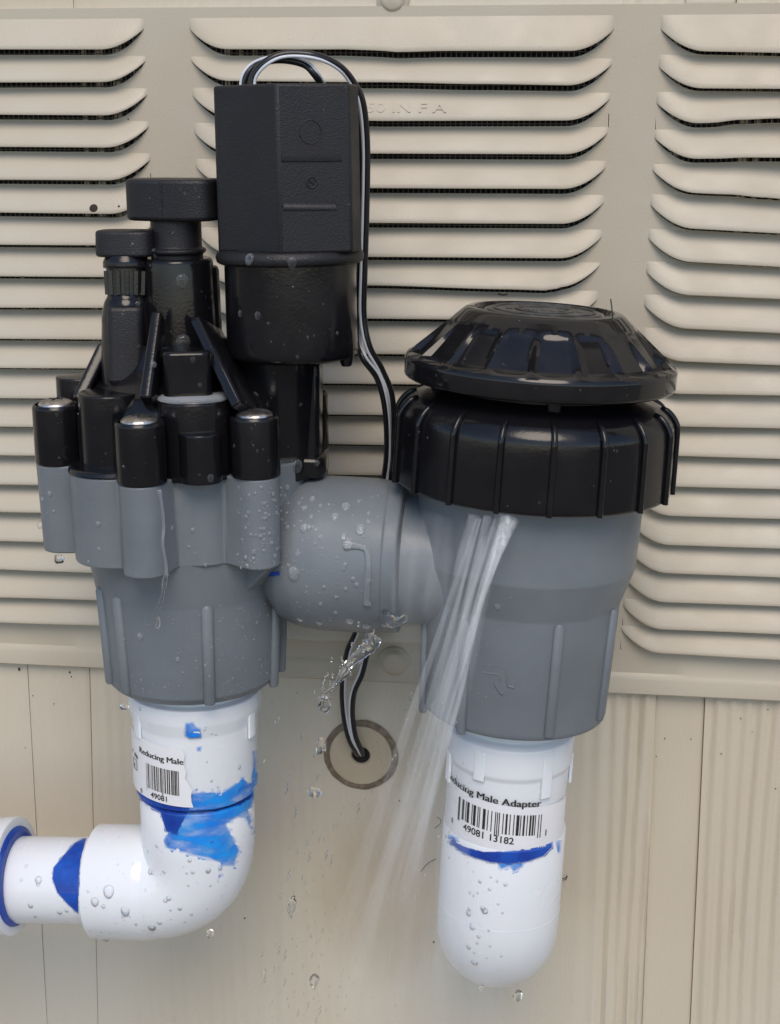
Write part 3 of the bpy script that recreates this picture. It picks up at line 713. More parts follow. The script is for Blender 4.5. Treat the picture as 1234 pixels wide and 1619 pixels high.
# faceted housing
fac = []
octa = [(-109, 30), (-14, 108), (94, 84), (109, 50), (109, -50), (88, -96), (-60, -100), (-109, -45)]
s_ = mm(1, AS.P); 
oc = [(u*s_, -v*s_) for u, v in octa][::-1]
hb_ = AS.h(408, 17); ht_ = AS.h(131, 17)
hous = mesh('solenoid_housing', *prism_vf(oc, AS.P, AS.x, AS.y, AS.z, hb_+1, ht_, 1.0, 0.985), M_blackm, valve, bevel=0.7, seg=3, smooth=30, reg='black')
mesh('housing_skirt', *lathe_vf(AS.P, AS.z, rnd([(AS.h(423, 18), 18.3), (AS.h(420, 18), 19.3), (AS.h(410, 18), 19.6), (AS.h(400, 18), 18.8), (AS.h(398, 18), 15)], 0.6), 64), M_blackm, hous, reg='black', smooth=45)
# low relief on the front facet: two bars, a ring, a pip
fa, fb_ = Vector((-14, 108)), Vector((94, 84))
fdir = (AS.x*(fb_-fa).x - AS.y*(fb_-fa).y).normalized(); fn = fdir.cross(AS.z); fn = fn if fn.dot(FWD) < 0 else -fn
fo = AS.P+AS.x*(-14*s_)-AS.y*(108*s_)
def on_facet(px, py, off=0.0):
    d = ray(px, py); return CAM+d*((fo-CAM).dot(fn)/d.dot(fn))+fn*(off-0.1)
for py, hgt, px0, px1 in ((250, 11, 446, 540), (327, 12, 448, 532)):
    a, b = on_facet(px0, py), on_facet(px1, py-1)
    mesh('relief_bar', *box_vf(a, b, mm(hgt, a), 0.6, fn), M_blackm, hous, bevel=0.25)
ringp = [on_facet(491+17*math.cos(R(a)), 208+19*math.sin(R(a)), 0.0) for a in range(0, 361, 12)]
mesh('relief_ring', *tube_vf(ringp, 0.13, 6), M_blackm, hous)
ringp = [on_facet(493+8*math.cos(R(a)), 288+9*math.sin(R(a)), 0.0) for a in range(0, 361, 20)]
mesh('relief_pip', *join(tube_vf(ringp, 0.28, 6), tube_vf([on_facet(488, 284), on_facet(498, 292)], 0.25, 6)), M_blackm, hous)

# ================================================================== PIPE FITTINGS
def cyl_label(ax, r, s, size, th0, h0, slope, m_, parent, name, bold=0.0, out=0.12, keep=None, wide=1.0, dbl=0):
    tv, tf = text_pts(s, size, bold)
    if dbl: n_ = len(tv); tf = tf+[tuple(i+n_ for i in f) for f in tf]; tv = tv+[v+Vector((dbl, 0, 0)) for v in tv]
    for v in tv: v.x *= wide
    tvm = [ax.pt(h0+v.y-slope*v.x, th0+math.degrees(v.x/r), r+out) for v in tv]
    if keep is not None: tf = [f for f in tf if all(tv[i].x < keep for i in f)]
    return mesh(name, tvm, tf, m_, parent, smooth=0)
def cyl_patch(ax, r, th0, th1, hlo, hhi, m_, parent, name, out=0.05, slope=0.0, n=30, torn=None, nh=10):
    V = []; Fs = []
    for j in range(nh+1):
        for k in range(n+1):
            t1 = th1
            if torn: t1 = th1+torn(j/nh)
            th = th0+(t1-th0)*k/n; x = R(th-th0)*r
            V.append(ax.pt(hlo+(hhi-hlo)*j/nh-slope*x, th, r+out))
    for j in range(nh):
        for k in range(n): Fs.append((j*(n+1)+k, j*(n+1)+k+1, (j+1)*(n+1)+k+1, (j+1)*(n+1)+k))
    return mesh(name, V, Fs, m_, parent, smooth=50)
def barcode(ax, r, th0, th1, hlo, hhi, slope, parent, seed, longs=()):
    rg = random.Random(seed); Fs = []; V = []; x = 0; W = R(th1-th0)*r; mod = W/95
    while x < W:
        w_ = mod*rg.choice((1, 1, 2, 3)); 
        if x+w_ > W: break
        lo = hlo-(0.9 if (x < mod*4 or x > W-mod*5 or abs(x-W/2) < mod*3) else 0)
        k = len(V)
        for xx in (x, x+w_):
            th = th0+math.degrees(xx/r)
            V += [ax.pt(lo-slope*xx, th, r+0.12), ax.pt(hhi-slope*xx, th, r+0.12)]
        Fs.append((k, k+2, k+3, k+1)); x += w_+mod*rg.choice((1, 1, 2, 2, 3))
    return mesh('barcode', V, Fs, M_ink, parent, smooth=0)

# --- left run: adapter, elbow, pipe, coupling
EL = Axis((309, 1130, YA), (314, 1330, YA))
lp = thing('white_elbow_run', EL.pt(0), 'white pipe run under the left chamber, elbow turning left, smeared with blue primer', 'pipe')
rr = EL.rad
ad = [(EL.h(1283, rr(95, 1270)), rr(88, 1270)), (EL.h(1283, rr(95, 1270)), rr(95, 1270)), (EL.h(1170, rr(101, 1170)), rr(98, 1170)), (EL.h(1150, rr(102, 1150)), rr(103, 1150)), (EL.h(1126, rr(103, 1130)), rr(104, 1130)), (EL.h(1118, rr(90, 1120)), rr(92, 1120)), (EL.h(1095, rr(80, 1100)), rr(90, 1100))]
adapt = mesh('threaded_adapter', *lathe_vf(EL.P, EL.z, rnd(ad, 0.5), 72), M_white, lp, reg='white_l', smooth=40)
for th in (-62, -2, 58, 118, 178, 238):      # hex flats' corners under the thread
    r = rr(101, 1150); mesh('hex_corner', *box_vf(EL.pt(EL.h(1165, r, th), th, r), EL.pt(EL.h(1128, r, th), th, r), 3.4, 0.8, EL.pt(0, th, 1)-EL.pt(0)), M_white, adapt, bevel=0.4, reg='white_l')
RE = rr(89, 1320); 
# elbow: vertical socket, bend, horizontal socket to the left
bend = at(316, 1397, YA); hz = (at(128, 1384, YA)-at(250, 1388, YA)).normalized()
hz = (at(120, 1392, YA+1)-bend); hz = Vector((hz.x, hz.y, hz.z*1.0)).normalized()
rb_ = 15.5
top_ = EL.pt(EL.h(1288, RE)); c1 = bend+EL.z*rb_; c2 = bend+hz*rb_
arc = []
for k in range(13):
    t = k/12; a = c1; b = bend; c = c2; arc.append(a*(1-t)**2+b*2*t*(1-t)*1.0+c*t*t)
endL = bend+hz*((at(152, 1392, YA)-bend).length)
pts = [top_-EL.z*0.0, top_-EL.z*0.5]+arc+[endL-hz*0.5, endL]
rad = [RE*0.97, RE]+[RE*(1-0.02*math.sin(k/12*math.pi)) for k in range(13)]+[RE*0.985, RE*0.95]
elbow = mesh('elbow', *tube_vf(pts, rad, 64, hint=Vector((0, 1, 0))), M_white, lp, reg='white_l', smooth=50)
# raised socket bands
mesh('socket_band', *lathe_vf(endL-hz*0, -hz, rnd([(0, RE*0.95), (0.4, RE*1.02), (16, RE*1.02), (20.2, RE*0.985), (21.2, RE*0.9)], 0.5), 64), M_white, elbow, reg='white_l', smooth=45)
pL = at(-260, 1386, YA+4); rp_ = mm(68, at(80, 1386, YA))
pip = mesh('pipe', *lathe_vf(endL-hz*3, (pL-endL), [(0, rp_), ((pL-endL).length, rp_)], 56), M_white, lp, reg='white_l', smooth=45)
hp = (pL-endL).normalized(); cp0 = at(22, 1385, YA)
rc = mm(90, cp0)
coup = mesh('coupling', *lathe_vf(cp0, hp, rnd([(0, rp_*1.02), (0, rc*0.96), (0.8, rc), (30, rc), (30.5, rc*0.8)], 0.7), 64), M_white, lp, reg='white_l', smooth=40)
mesh('coupling_flange', *lathe_vf(cp0-hp*0.3, hp, rnd([(-0.6, rc*0.90), (-0.6, rc*1.02), (3.2, rc*1.02), (3.4, rc*0.96)], 0.4), 64), M_white, coup, reg='white_l', smooth=40)
M_ringblue = mat('dried_blue_ring', (0.010, 0.045, 0.33), 0.25, 1, 160, (0.015, 0.08, 0.42))
mesh('primer_ring', *lathe_vf(cp0-hp*1.35, hp, [(0.0, rp_*0.99), (-0.5, rp_*1.03), (0.0, rp_*1.14), (0.9, rp_*1.16)], 64), M_ringblue, coup, smooth=50)

# --- right run
ER = Axis((806, 1190, YA), (791, 1400, YA))
rp2 = thing('white_drop_pipe', ER.pt(0), 'white pipe elbow dropping from the right chamber behind the spray, label with barcode', 'pipe')
rr = ER.rad
ad = [(ER.h(1335, rr(92, 1320)), rr(84, 1320)), (ER.h(1335, rr(92, 1320)), rr(91.5, 1320)), (ER.h(1240, rr(95, 1240)), rr(94.5, 1240)), (ER.h(1232, rr(95, 1240)), rr(98, 1230)), (ER.h(1190, rr(98, 1200)), rr(99.5, 1200)), (ER.h(1178, rr(90, 1190)), rr(88, 1190)), (ER.h(1150, rr(88, 1190)), rr(86, 1190))]
adr = mesh('threaded_adapter', *lathe_vf(ER.P, ER.z, rnd(ad, 0.5), 72), M_white, rp2, reg='white_r', smooth=40)
for th in (-74, -28, 36, 92, 150, 210):
    r = rr(97.5, 1200); mesh('hex_corner', *box_vf(ER.pt(ER.h(1262 if th == 36 else 1234, r, th), th, r), ER.pt(ER.h(1188, r, th), th, r), 3.4, 0.9, ER.pt(0, th, 1)-ER.pt(0)), M_white, adr, bevel=0.5, reg='white_r')
RR = rr(96.5, 1400); hE = ER.h(1345, RR)
rb_ = 15.0; bendp = ER.pt(ER.h(1490)); back = Vector((-0.03, 1, -0.02)).normalized()
arc = []
for k in range(17):
    t = k/16; arc.append((bendp+ER.z*rb_)*(1-t)**2+bendp*2*t*(1-t)+(bendp+back*rb_)*t*t)
pts = [ER.pt(hE), ER.pt(hE-0.6)]+arc+[bendp+back*58]
rad = [RR*0.975, RR*0.99]+[RR*1.0 for _ in arc]+[RR*1.0]
elr = mesh('elbow', *tube_vf(pts, rad, 64, hint=Vector((1, 0, 0))), M_white, rp2, reg='white_r', smooth=50)
hs_ = ER.h(1475, RR)
mesh('mould_seam', *lathe_vf(ER.P, ER.z, rnd([(hs_, RR*0.99), (hs_+0.1, RR*1.003), (hs_+0.3, RR*1.003), (hs_+0.4, RR*0.99)], 0.1), 64, cap0=False, cap1=False), M_white, elr, smooth=50)

# labels
r = EL.rad(98, 1210)+0.25
def hL(py, th=0): return EL.h(py, r, th)
sl = 0.04
lab = cyl_patch(EL, r, -84, -13, hL(1264, -40), hL(1172, -40), M_paper, adapt, 'paper_label', out=0.12, slope=sl, torn=lambda t: 5*noise.noise(Vector((t*5, 2, 0)))+9*(1-t))
cyl_label(EL, r, 'Reducing Male', 2.5, -60, hL(1188, -60), sl, M_ink, lab, 'label_text', bold=0.0, wide=1.06, dbl=0.16, out=0.22)
cyl_label(EL, r, '1" slip', 2.0, -78, hL(1191, -75), sl, M_ink, lab, 'label_text', bold=0.03, out=0.22)
barcode(EL, r+0.1, -50, -15, hL(1249, -40), hL(1208, -45), sl, lab, 3)
cyl_label(EL, r, '49081', 2.4, -45, hL(1263, -38), sl, M_ink, lab, 'label_text', bold=0.04, out=0.22)
cyl_label(EL, r, '0', 2.0, -60, hL(1252, -60), sl, M_ink, lab, 'label_text', bold=0.04, out=0.22)
# small printed square with a letter (left of the bars)
for a, b, c, d in ((-75, -74, 1218, 1203), (-66, -65, 1218, 1203), (-75, -65, 1204, 1203), (-75, -65, 1219, 1218)):
    cyl_patch(EL, r, a, b, hL(c, -65), hL(d, -65), M_ink, lab, 'printed_box', out=0.22, n=3, nh=1)
cyl_label(EL, r, 'R', 1.7, -72.5, hL(1216, -65), sl, M_ink, lab, 'label_text', bold=0.05, out=0.22)

r = ER.rad(94, 1280)+0.25
def hR(py, th=0): return ER.h(py, r, th)
sl = 0.075
lab2 = cyl_patch(ER, r, -80, 72, hR(1324, -60), hR(1236, -60), M_paper, adr, 'paper_label', out=0.12, slope=sl)
cyl_label(ER, r, 'Reducing Male Adapter', 2.9, -74, hR(1236, -60), sl, M_ink, lab2, 'label_text', bold=0.0, wide=1.17, dbl=0.16, out=0.22)
barcode(ER, r+0.1, -50, 34, hR(1294, -45), hR(1262, -45), sl, lab2, 11)
cyl_label(ER, r, '49081 13182', 2.9, -42, hR(1311, -42), sl, M_ink, lab2, 'label_text', bold=0.05, out=0.22)
cyl_label(ER, r, '1', 2.6, 38, hR(1320, 38)-0.3, 0, M_ink, lab2, 'label_text', bold=0.05, out=0.22)
cyl_label(ER, r, '0', 2.0, -60, hR(1299, -60), 0, M_ink, lab2, 'label_text', bold=0.05, out=0.22)

# ================================================================== surface lookups for stains and drops
def make_bvh(names):
    V = []; Fs = []; 
    for n_, v, f in REG:
        if names is None or n_ in names:
            k = len(V); V += v; Fs += [tuple(i+k for i in q) for q in f]
    return BVHTree.FromPolygons(V, Fs)
B_ALL = make_bvh(None)
def hit(px, py, bvh=None):
    loc, nor, idx, dist = (bvh or B_ALL).ray_cast(CAM, ray(px, py))
    if loc is None: return None, None
    if nor.dot(FWD) > 0: nor = -nor
    return loc, nor
def inside(x, y, poly):
    c = False; n = len(poly)
    for i in range(n):
        x0, y0 = poly[i]; x1, y1 = poly[i-1]
        if (y0 > y) != (y1 > y) and x < (x1-x0)*(y-y0)/(y1-y0)+x0: c = not c
    return c
def stain(name, poly, bvh, m_, parent, step=0.8, off=0.16, rough=2.0, hole=None, label=None):
    fade = 5.0 if m_ is M_lblue else 2.0
    xs = [p[0] for p in poly]; ys = [p[1] for p in poly]; x0, y0 = min(xs)-3, min(ys)-3
    nx, ny = int((max(xs)-x0+6)/step), int((max(ys)-y0+6)/step); idx = {}; V = []; Fs = []
    def ok(px, py):
        q = noise.noise(Vector((px*0.13, py*0.13, 1)))*rough+noise.noise(Vector((px*0.3, py*0.3, 4)))*rough*0.3
        q2 = noise.noise(Vector((px*0.13, py*0.13, 7)))*rough
        if not inside(px+q, py+q2, poly): return False
        return not (hole and noise.noise(Vector((px*hole[0], py*hole[1], 3))) > hole[2])
    def vid(i, j):
        if (i, j) not in idx:
            l, n_ = hit(x0+i*step, y0+j*step, bvh)
            if l is None: idx[(i, j)] = None
            else: idx[(i, j)] = len(V); V.append(l+n_*off)
        return idx[(i, j)]
    for i in range(nx):
        for j in range(ny):
            if ok(x0+(i+.5)*step, y0+(j+.5)*step):
                q = [vid(i, j), vid(i+1, j), vid(i+1, j+1), vid(i, j+1)]
                if None not in q and max((V[a]-V[b]).length for a, b in zip(q, q[1:]+q[:1])) < 2.5: Fs.append(tuple(q))
    if not Fs: return None
    cov = []
    for v in V:
        x, y = proj(v); d = 1e9
        for a, b in zip(poly, poly[1:]+poly[:1]):
            ax_, ay_, bx_, by_ = *a, *b; L2 = (bx_-ax_)**2+(by_-ay_)**2; t = max(0, min(1, ((x-ax_)*(bx_-ax_)+(y-ay_)*(by_-ay_))/L2)) if L2 else 0
            d = min(d, math.hypot(x-ax_-t*(bx_-ax_), y-ay_-t*(by_-ay_)))
        cov.append(min(1.0, 0.12+d/fade))
    o = mesh(name, V, Fs, m_, parent, smooth=60)
    if len(o.data.vertices) == len(V):
        at_ = o.data.attributes.new('cover', 'FLOAT', 'POINT'); at_.data.foreach_set('value', cov)
    if label: o['label'] = label
    return o
B_WL, B_WR, B_G = make_bvh({'white_l'}), make_bvh({'white_r'}), make_bvh({'gray'})
B_B = make_bvh({'black'})
stain('primer_stain', [(292, 1143), (305, 1141), (318, 1152), (320, 1168), (300, 1170), (291, 1165)], B_WL, M_lblue, adapt, hole=(0.1, 0.2, 0.45))
stain('primer_stain', [(311, 1180), (321, 1180), (318, 1190), (310, 1188)], B_WL, M_lblue, adapt)
stain('primer_stain', [(295, 1254), (330, 1250), (352, 1252), (372, 1238), (385, 1228), (392, 1236), (404, 1240), (404, 1262), (396, 1285), (402, 1310), (398, 1318), (388, 1296), (376, 1294), (360, 1305), (372, 1325), (380, 1345), (372, 1370), (348, 1372), (343, 1392), (352, 1388), (345, 1365), (330, 1358), (300, 1352), (262, 1341), (256, 1330), (262, 1318), (255, 1290), (268, 1262)], B_WL, M_lblue, elbow, off=0.18, rough=8)
stain('primer_stain', [(398, 1187), (406, 1186), (407, 1218), (416, 1232), (412, 1242), (400, 1246), (385, 1250), (372, 1256), (378, 1246), (396, 1236), (399, 1215)], B_WL, M_lblue, adapt, off=0.2)
stain('primer_stain', [(214, 1246), (226, 1254), (240, 1262), (262, 1270), (272, 1262), (285, 1256), (305, 1254), (299, 1280), (290, 1298), (280, 1320), (262, 1314), (256, 1296), (253, 1285), (240, 1278), (226, 1268), (216, 1256)], B_WL, M_blue, elbow, off=0.3, rough=3)
stain('primer_stain', [(270, 1272), (300, 1280), (340, 1279), (372, 1270), (398, 1255), (400, 1260), (378, 1274), (340, 1284), (300, 1284)], B_WL, M_blue, elbow, off=0.3, rough=1)
stain('primer_stain', [(138, 1322), (118, 1332), (100, 1352), (84, 1372), (82, 1390), (90, 1412), (108, 1432), (124, 1446), (126, 1400), (128, 1360)], B_WL, M_blue, pip, off=0.2, rough=1.2)
stain('primer_stain', [(712, 1332), (716, 1322), (724, 1332), (740, 1340), (765, 1346), (800, 1346), (835, 1343), (862, 1338), (874, 1330), (874, 1340), (860, 1354), (835, 1363), (805, 1367), (775, 1364), (745, 1355), (725, 1345)], B_WR, M_blue, elr, off=0.35, rough=1.4)
stain('primer_stain', [(785, 1364), (830, 1362), (828, 1372), (812, 1380), (806, 1372), (792, 1376)], B_WR, M_lblue, elr, off=0.2, rough=4)
stain('primer_stain', [(706, 1318), (722, 1322), (732, 1336), (722, 1342), (708, 1332)], B_WR, M_lblue, elr, off=0.22, rough=4, hole=(0.2, 0.2, 0.2))
stain('primer_stain', [(878, 1330), (888, 1326), (887, 1348), (880, 1350)], B_WR, M_lblue, elr, off=0.2, rough=3)
stain('primer_smudge', [(416, 905), (442, 902), (444, 910), (420, 913)], B_G, M_blue, flange, off=0.3, rough=2)

# ================================================================== WIRES
def wire(pts, rad_px, label, stripe_side, group='solenoid lead wires'):
    P = smooth_path([at(*p) for p in pts], 10); r = mm(rad_px, P[0])
    o = thing('lead_wire', P[0], label, 'wire', group)
    mesh('jacket', *tube_vf(P, r, 14), M_wire, o, smooth=60)
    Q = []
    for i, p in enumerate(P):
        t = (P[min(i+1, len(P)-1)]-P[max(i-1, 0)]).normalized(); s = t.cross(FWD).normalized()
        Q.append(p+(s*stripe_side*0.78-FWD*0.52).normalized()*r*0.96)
    mesh('pale_stripe', *tube_vf(Q, r*0.46, 8), M_stripe, o, smooth=60)  # pale strip laid along the jacket
    return o
wire([(398, 150, -62), (400, 122, -62), (420, 98, -62), (452, 85, -61), (500, 88, -60), (537, 105, -56), (560, 132, -52), (574, 165, -50), (580, 230, -48), (579, 330, -47), (576, 430, -46), (575, 500, -45), (584, 548, -45), (604, 585, -43), (620, 630, -40), (622, 700, -34), (615, 780, -30), (600, 880, -22), (585, 1000, -18), (574, 1060, -17), (560, 1095, -15), (557, 1130, -12), (562, 1165, -9), (574, 1192, -3), (576, 1194, 8)],
     6.2, 'black lead wire arching over the solenoid top and running down its right side, outermost', -1)
wire([(385, 150, -60), (388, 122, -60), (405, 103, -59), (440, 94, -59), (480, 101, -58), (500, 120, -58), (520, 150, -50), (556, 160, -47), (567, 200, -44), (571, 300, -42), (569, 430, -42), (565, 530, -42), (574, 565, -46), (598, 600, -43), (610, 650, -40), (612, 720, -34), (604, 780, -30), (590, 880, -22), (566, 990, -18), (550, 1030, -17), (542, 1080, -15), (544, 1130, -12), (553, 1170, -9), (566, 1193, -3), (568, 1196, 8)],
     5.8, 'black lead wire in the smaller inner arch above the solenoid, nearer hole edge below', 1)

# round plug in the wall where the wires go in
pc = at(571, 1194, -1.6); ro = mm(59, pc); ri = mm(51, pc)
plug = thing('hole_plug', pc, 'round beige painted plug with a brown gap ring where the two wires enter the wall', 'plug')
mesh('grime_ring', *lathe_vf(pc+Vector((0, 0.2, 0)), Vector((0, -1, 0)), rnd([(0, ri*0.9), (0.35, ri*0.95), (0.5, ri*1.05), (0.42, ro*0.98), (0, ro*1.01)], 0.2), 72, cap0=False, cap1=False, rf=lambda a, i: 1+0.035*noise.noise(Vector((math.cos(a)*3, math.sin(a)*3, i)))), M_grime, plug, smooth=50)
mesh('plug_disc', *lathe_vf(pc+Vector((0, 0.2, 0)), Vector((0, -1, 0)), rnd([(-1, ri*0.98), (0.9, ri*0.97), (1.1, ri*0.93), (1.0, mm(16, pc)), (0.2, mm(14, pc)), (-0.9, mm(14, pc))], 0.3), 72, cap0=False, cap1=False), M_plug, plug, smooth=50)
mesh('wire_hole', *lathe_vf(pc+Vector((0, 0.35, 0)), Vector((0, -1, 0)), [(0, mm(15, pc)), (0.1, 0.05)], 32), M_dark, plug)

# ================================================================== WATER
def drop_vf(loc, nor, r, flat=0.45, down=1.0, seg=10, rg=random):
    """a sessile drop: low dome, drawn out a little downwards"""
    x, y, z = basis(nor, Vector((0, 0, 1))); V = []; Fs = []; rings = 4
    for i in range(rings):
        a = math.pi/2*i/rings; rr_ = r*math.cos(a); h = r*flat*math.sin(a)
        for k in range(seg):
            t = 2*math.pi*k/seg; vx, vy = math.cos(t), math.sin(t)
            if vy < 0: vy *= down
            V.append(loc+x*rr_*vx+y*rr_*vy+z*(h-0.02))
    V.append(loc+z*(r*flat))
    for i in range(rings-1):
        for k in range(seg):
            k2 = (k+1) % seg; Fs.append((i*seg+k, i*seg+k2, (i+1)*seg+k2, (i+1)*seg+k))
    for k in range(seg): Fs.append(((rings-1)*seg+k, (rings-1)*seg+(k+1) % seg, rings*seg))
    Fs.append(tuple(range(seg))[::-1])
    return V, Fs
def scatter(regions, bvh, seed):
    rg = random.Random(seed); vf = []
    for (x0, y0, x1, y1, n, r0, r1) in regions:
        for _ in range(n):
            px, py = rg.uniform(x0, x1), rg.uniform(y0, y1); l, nn = hit(px, py)
            if l is None: continue
            l2, _n = hit(px, py, bvh)
            if l2 is None or (l2-l).length > 0.3: continue
            r = r0*(r1/r0)**(rg.random()**2)
            vf.append(drop_vf(l, nn, mm(r, l), rg.uniform(0.35, 0.6), rg.uniform(1, 1.6)))
    return vf
def fixed(L, bvh=None):
    vf = []
    for px, py, r in L:
        l, nn = hit(px, py, bvh)
        if l is not None: vf.append(drop_vf(l, nn, mm(r*0.82, l), 0.45, 1.5, 14))
    return vf
vf = scatter([(60, 740, 440, 910, 40, 1.2, 3.4), (375, 770, 450, 905, 150, 1.0, 4), (445, 770, 600, 985, 90, 1.3, 5), (195, 960, 440, 1110, 150, 0.8, 2.4),
              (740, 930, 870, 1130, 22, 0.8, 2), (340, 950, 440, 1110, 60, 1.0, 2.6), (450, 780, 500, 870, 20, 2, 5)], B_G, 4)
vf += fixed([(79, 780, 5), (64, 828, 7), (156, 828, 5), (157, 868, 4), (222, 1006, 7), (281, 1043, 5), (222, 1120, 4), (547, 800, 9), (570, 835, 10), (550, 858, 11), (530, 815, 7), (465, 905, 12), (305, 838, 5), (272, 835, 5),
             (481, 834, 8), (494, 788, 6), (492, 816, 5), (553, 982, 8), (505, 985, 7), (580, 990, 9), (610, 985, 10), (787, 959, 6), (785, 976, 2)], None)
tag(mesh('water_droplets', *join(*vf), M_bead2, smooth=60), 'clear beads of water scattered over the grey plastic body', 'droplets', kind='stuff')
vf = scatter([(125, 1320, 400, 1480, 90, 1.2, 5), (210, 1130, 400, 1250, 14, 1.5, 4), (0, 1320, 125, 1450, 8, 3, 7)], B_WL, 8)+scatter([(740, 1380, 800, 1530, 26, 2, 6)], B_WR, 9)
vf += fixed([(150, 1425, 8), (172, 1408, 11), (198, 1440, 9), (332, 1475, 11), (240, 1466, 8)], None)
tag(mesh('water_droplets', *join(*vf), M_bead, smooth=60), 'clear beads of water scattered over the white pipe fittings', 'droplets', kind='stuff')
vf = scatter([(340, 130, 565, 410, 30, 0.7, 2.0), (355, 430, 560, 570, 20, 1, 3), (170, 290, 345, 620, 40, 1.0, 3.5), (60, 600, 440, 760, 36, 1.0, 3.2), (650, 500, 1060, 630, 40, 0.7, 2), (640, 650, 1070, 800, 24, 0.8, 2.2), (370, 580, 510, 740, 20, 1.5, 5)], B_B, 5)
vf += fixed([(288, 442, 12), (290, 540, 14), (305, 568, 5), (408, 498, 7), (380, 495, 6), (245, 404, 8), (333, 755, 7), (470, 735, 11), (316, 608, 4), (335, 470, 4), (395, 408, 10), (462, 414, 9), (243, 575, 6), (218, 480, 5), (90, 655, 3), (508, 578, 4)], None)
tag(mesh('water_droplets', *join(*vf), M_bead, smooth=60), 'clear beads of water sitting on the black plastic parts', 'droplets', kind='stuff')
# beads along wet seams and bottom rims
def trickle(name, path, rads, label, bvh=None, lift=0.3):
    P = []; rr_ = []
    for (px, py), r in zip(path, rads):
        l, n_ = hit(px, py, bvh)
        if l is None: continue
        P.append(l+n_*lift); rr_.append(mm(r, l))
    Q = smooth_path(P, 5); rad = []
    for i in range(len(Q)):
        t = i/5; k = min(int(t), len(rr_)-2); rad.append(rr_[k]+(rr_[k+1]-rr_[k])*(t-k))
        rad[-1] *= 1+0.25*noise.noise(Vector((i*0.5, 0, 3)))
    return tag(mesh(name, *tube_vf(Q, rad, 12, 0.6), M_bead2, smooth=60), label, 'water')
trickle('water_trickle', [(250, 775), (254, 800), (257, 830), (256, 860), (260, 890), (261, 910)], [4, 3.4, 3, 3, 3.5, 4], 'thin trickle of water running down the grey front bolt boss')
trickle('water_trickle', [(545, 862), (568, 864), (580, 872), (582, 900), (580, 930), (581, 955)], [9, 6, 5, 5, 5, 6], 'thick trickle of water running down the grey cross pipe')
def blob_stream(name, pts, rads, label, cat='water', seed=1, seg=14):
    P = smooth_path([at(*p) for p in pts], 7); rr_ = []
    for i in range(len(P)):
        t = i/7; k = min(int(t), len(rads)-2); rr_.append(mm(rads[k]+(rads[k+1]-rads[k])*(t-k), P[i])*(1+0.35*noise.noise(Vector((i*0.35, seed, 0)))))
        P[i] = P[i]+Vector((noise.noise(Vector((i*.3, seed, 5))), 0, 0))*0.6
    V, Fs = tube_vf(P, rr_, seg, 0.7)
    V = [v+Vector(noise.noise_vector(v*0.22+Vector((seed, 0, 0))))*1.3+Vector(noise.noise_vector(v*0.6))*0.35 for v in V]
    return tag(mesh(name, V, Fs, M_water, smooth=70), label, cat)
blob_stream('water_stream', [(592, 1004, -88), (578, 1028, -90), (560, 1050, -92), (540, 1068, -94), (522, 1090, -96), (512, 1102, -97)], [8, 10, 7, 9, 4, 2.5], 'clear twisting stream of water pouring off the bottom of the grey cross pipe')
blob_stream('water_stream', [(600, 975, -82), (625, 985, -84), (640, 975, -84)], [9, 12, 6], 'clump of clear water clinging under the cross pipe end beside the spray', seed=5)
blob_stream('water_stream', [(262, 912, -100), (258, 935, -100), (252, 960, -100)], [4, 3.4, 3], 'short thread of water dripping off the grey front bolt boss', seed=9)
DR = [((515, 1112, -97), 14, 18, 'splashing lump of water just left of the wires below the stream'), ((498, 1254, -95), 15, 9, 'flat clear water drop falling left of the round plug'),
      ((462, 1435, -92), 10, 22, 'long clear water drop falling in front of the bare wall below the plug'), ((417, 1544, -92), 5, 17, 'slanting bright water drop falling low near the left elbow'),
      ((497, 1550, -92), 9, 12, 'faint clear water drop lowest in the falling row'), ((250, 985, -100), 6, 13, 'clear water drop hanging in front of the lower grey left body'),
      ((93, 884, -80), 12, 7, 'half round drop hanging under the leftmost grey bolt boss'), ((332, 1476, -76), 10, 7, 'drop hanging under the white elbow bend'),
      ((168, 1484, -70), 9, 5, 'drop hanging under the white elbow socket'), ((650, 1100, -70), 4, 9, 'tiny drop falling between wires and right chamber'),
      ((818, 1575, -60), 9, 12, 'crooked drop falling below the right pipe elbow'), ((762, 1562, -70), 5, 7, 'small drop leaving the bottom of the right pipe elbow'),
      ((508, 1180, -92), 12, 16, 'blurred drop beside the left edge of the round plug'), ((197, 1118, -85), 10, 5, 'drop hanging from the left bottom rim of the grey base')]
for (p, wx, hz_, lb) in DR:
    P = at(*p); rx, rz = mm(wx*0.7, P), mm(hz_*0.9, P); V, Fs = lathe_vf(P, Vector((0.15, 0, 1)), [(rz*math.sin(R(a)), max(rx*math.cos(R(a)), 0.02)) for a in range(-90, 91, 15)], 16)
    V = [v+Vector(noise.noise_vector(v*0.5))*min(rx, rz)*0.45 for v in V]
    tag(mesh('water_drop', V, Fs, M_water, smooth=80), lb, 'water drop', 'drops of water falling or hanging')

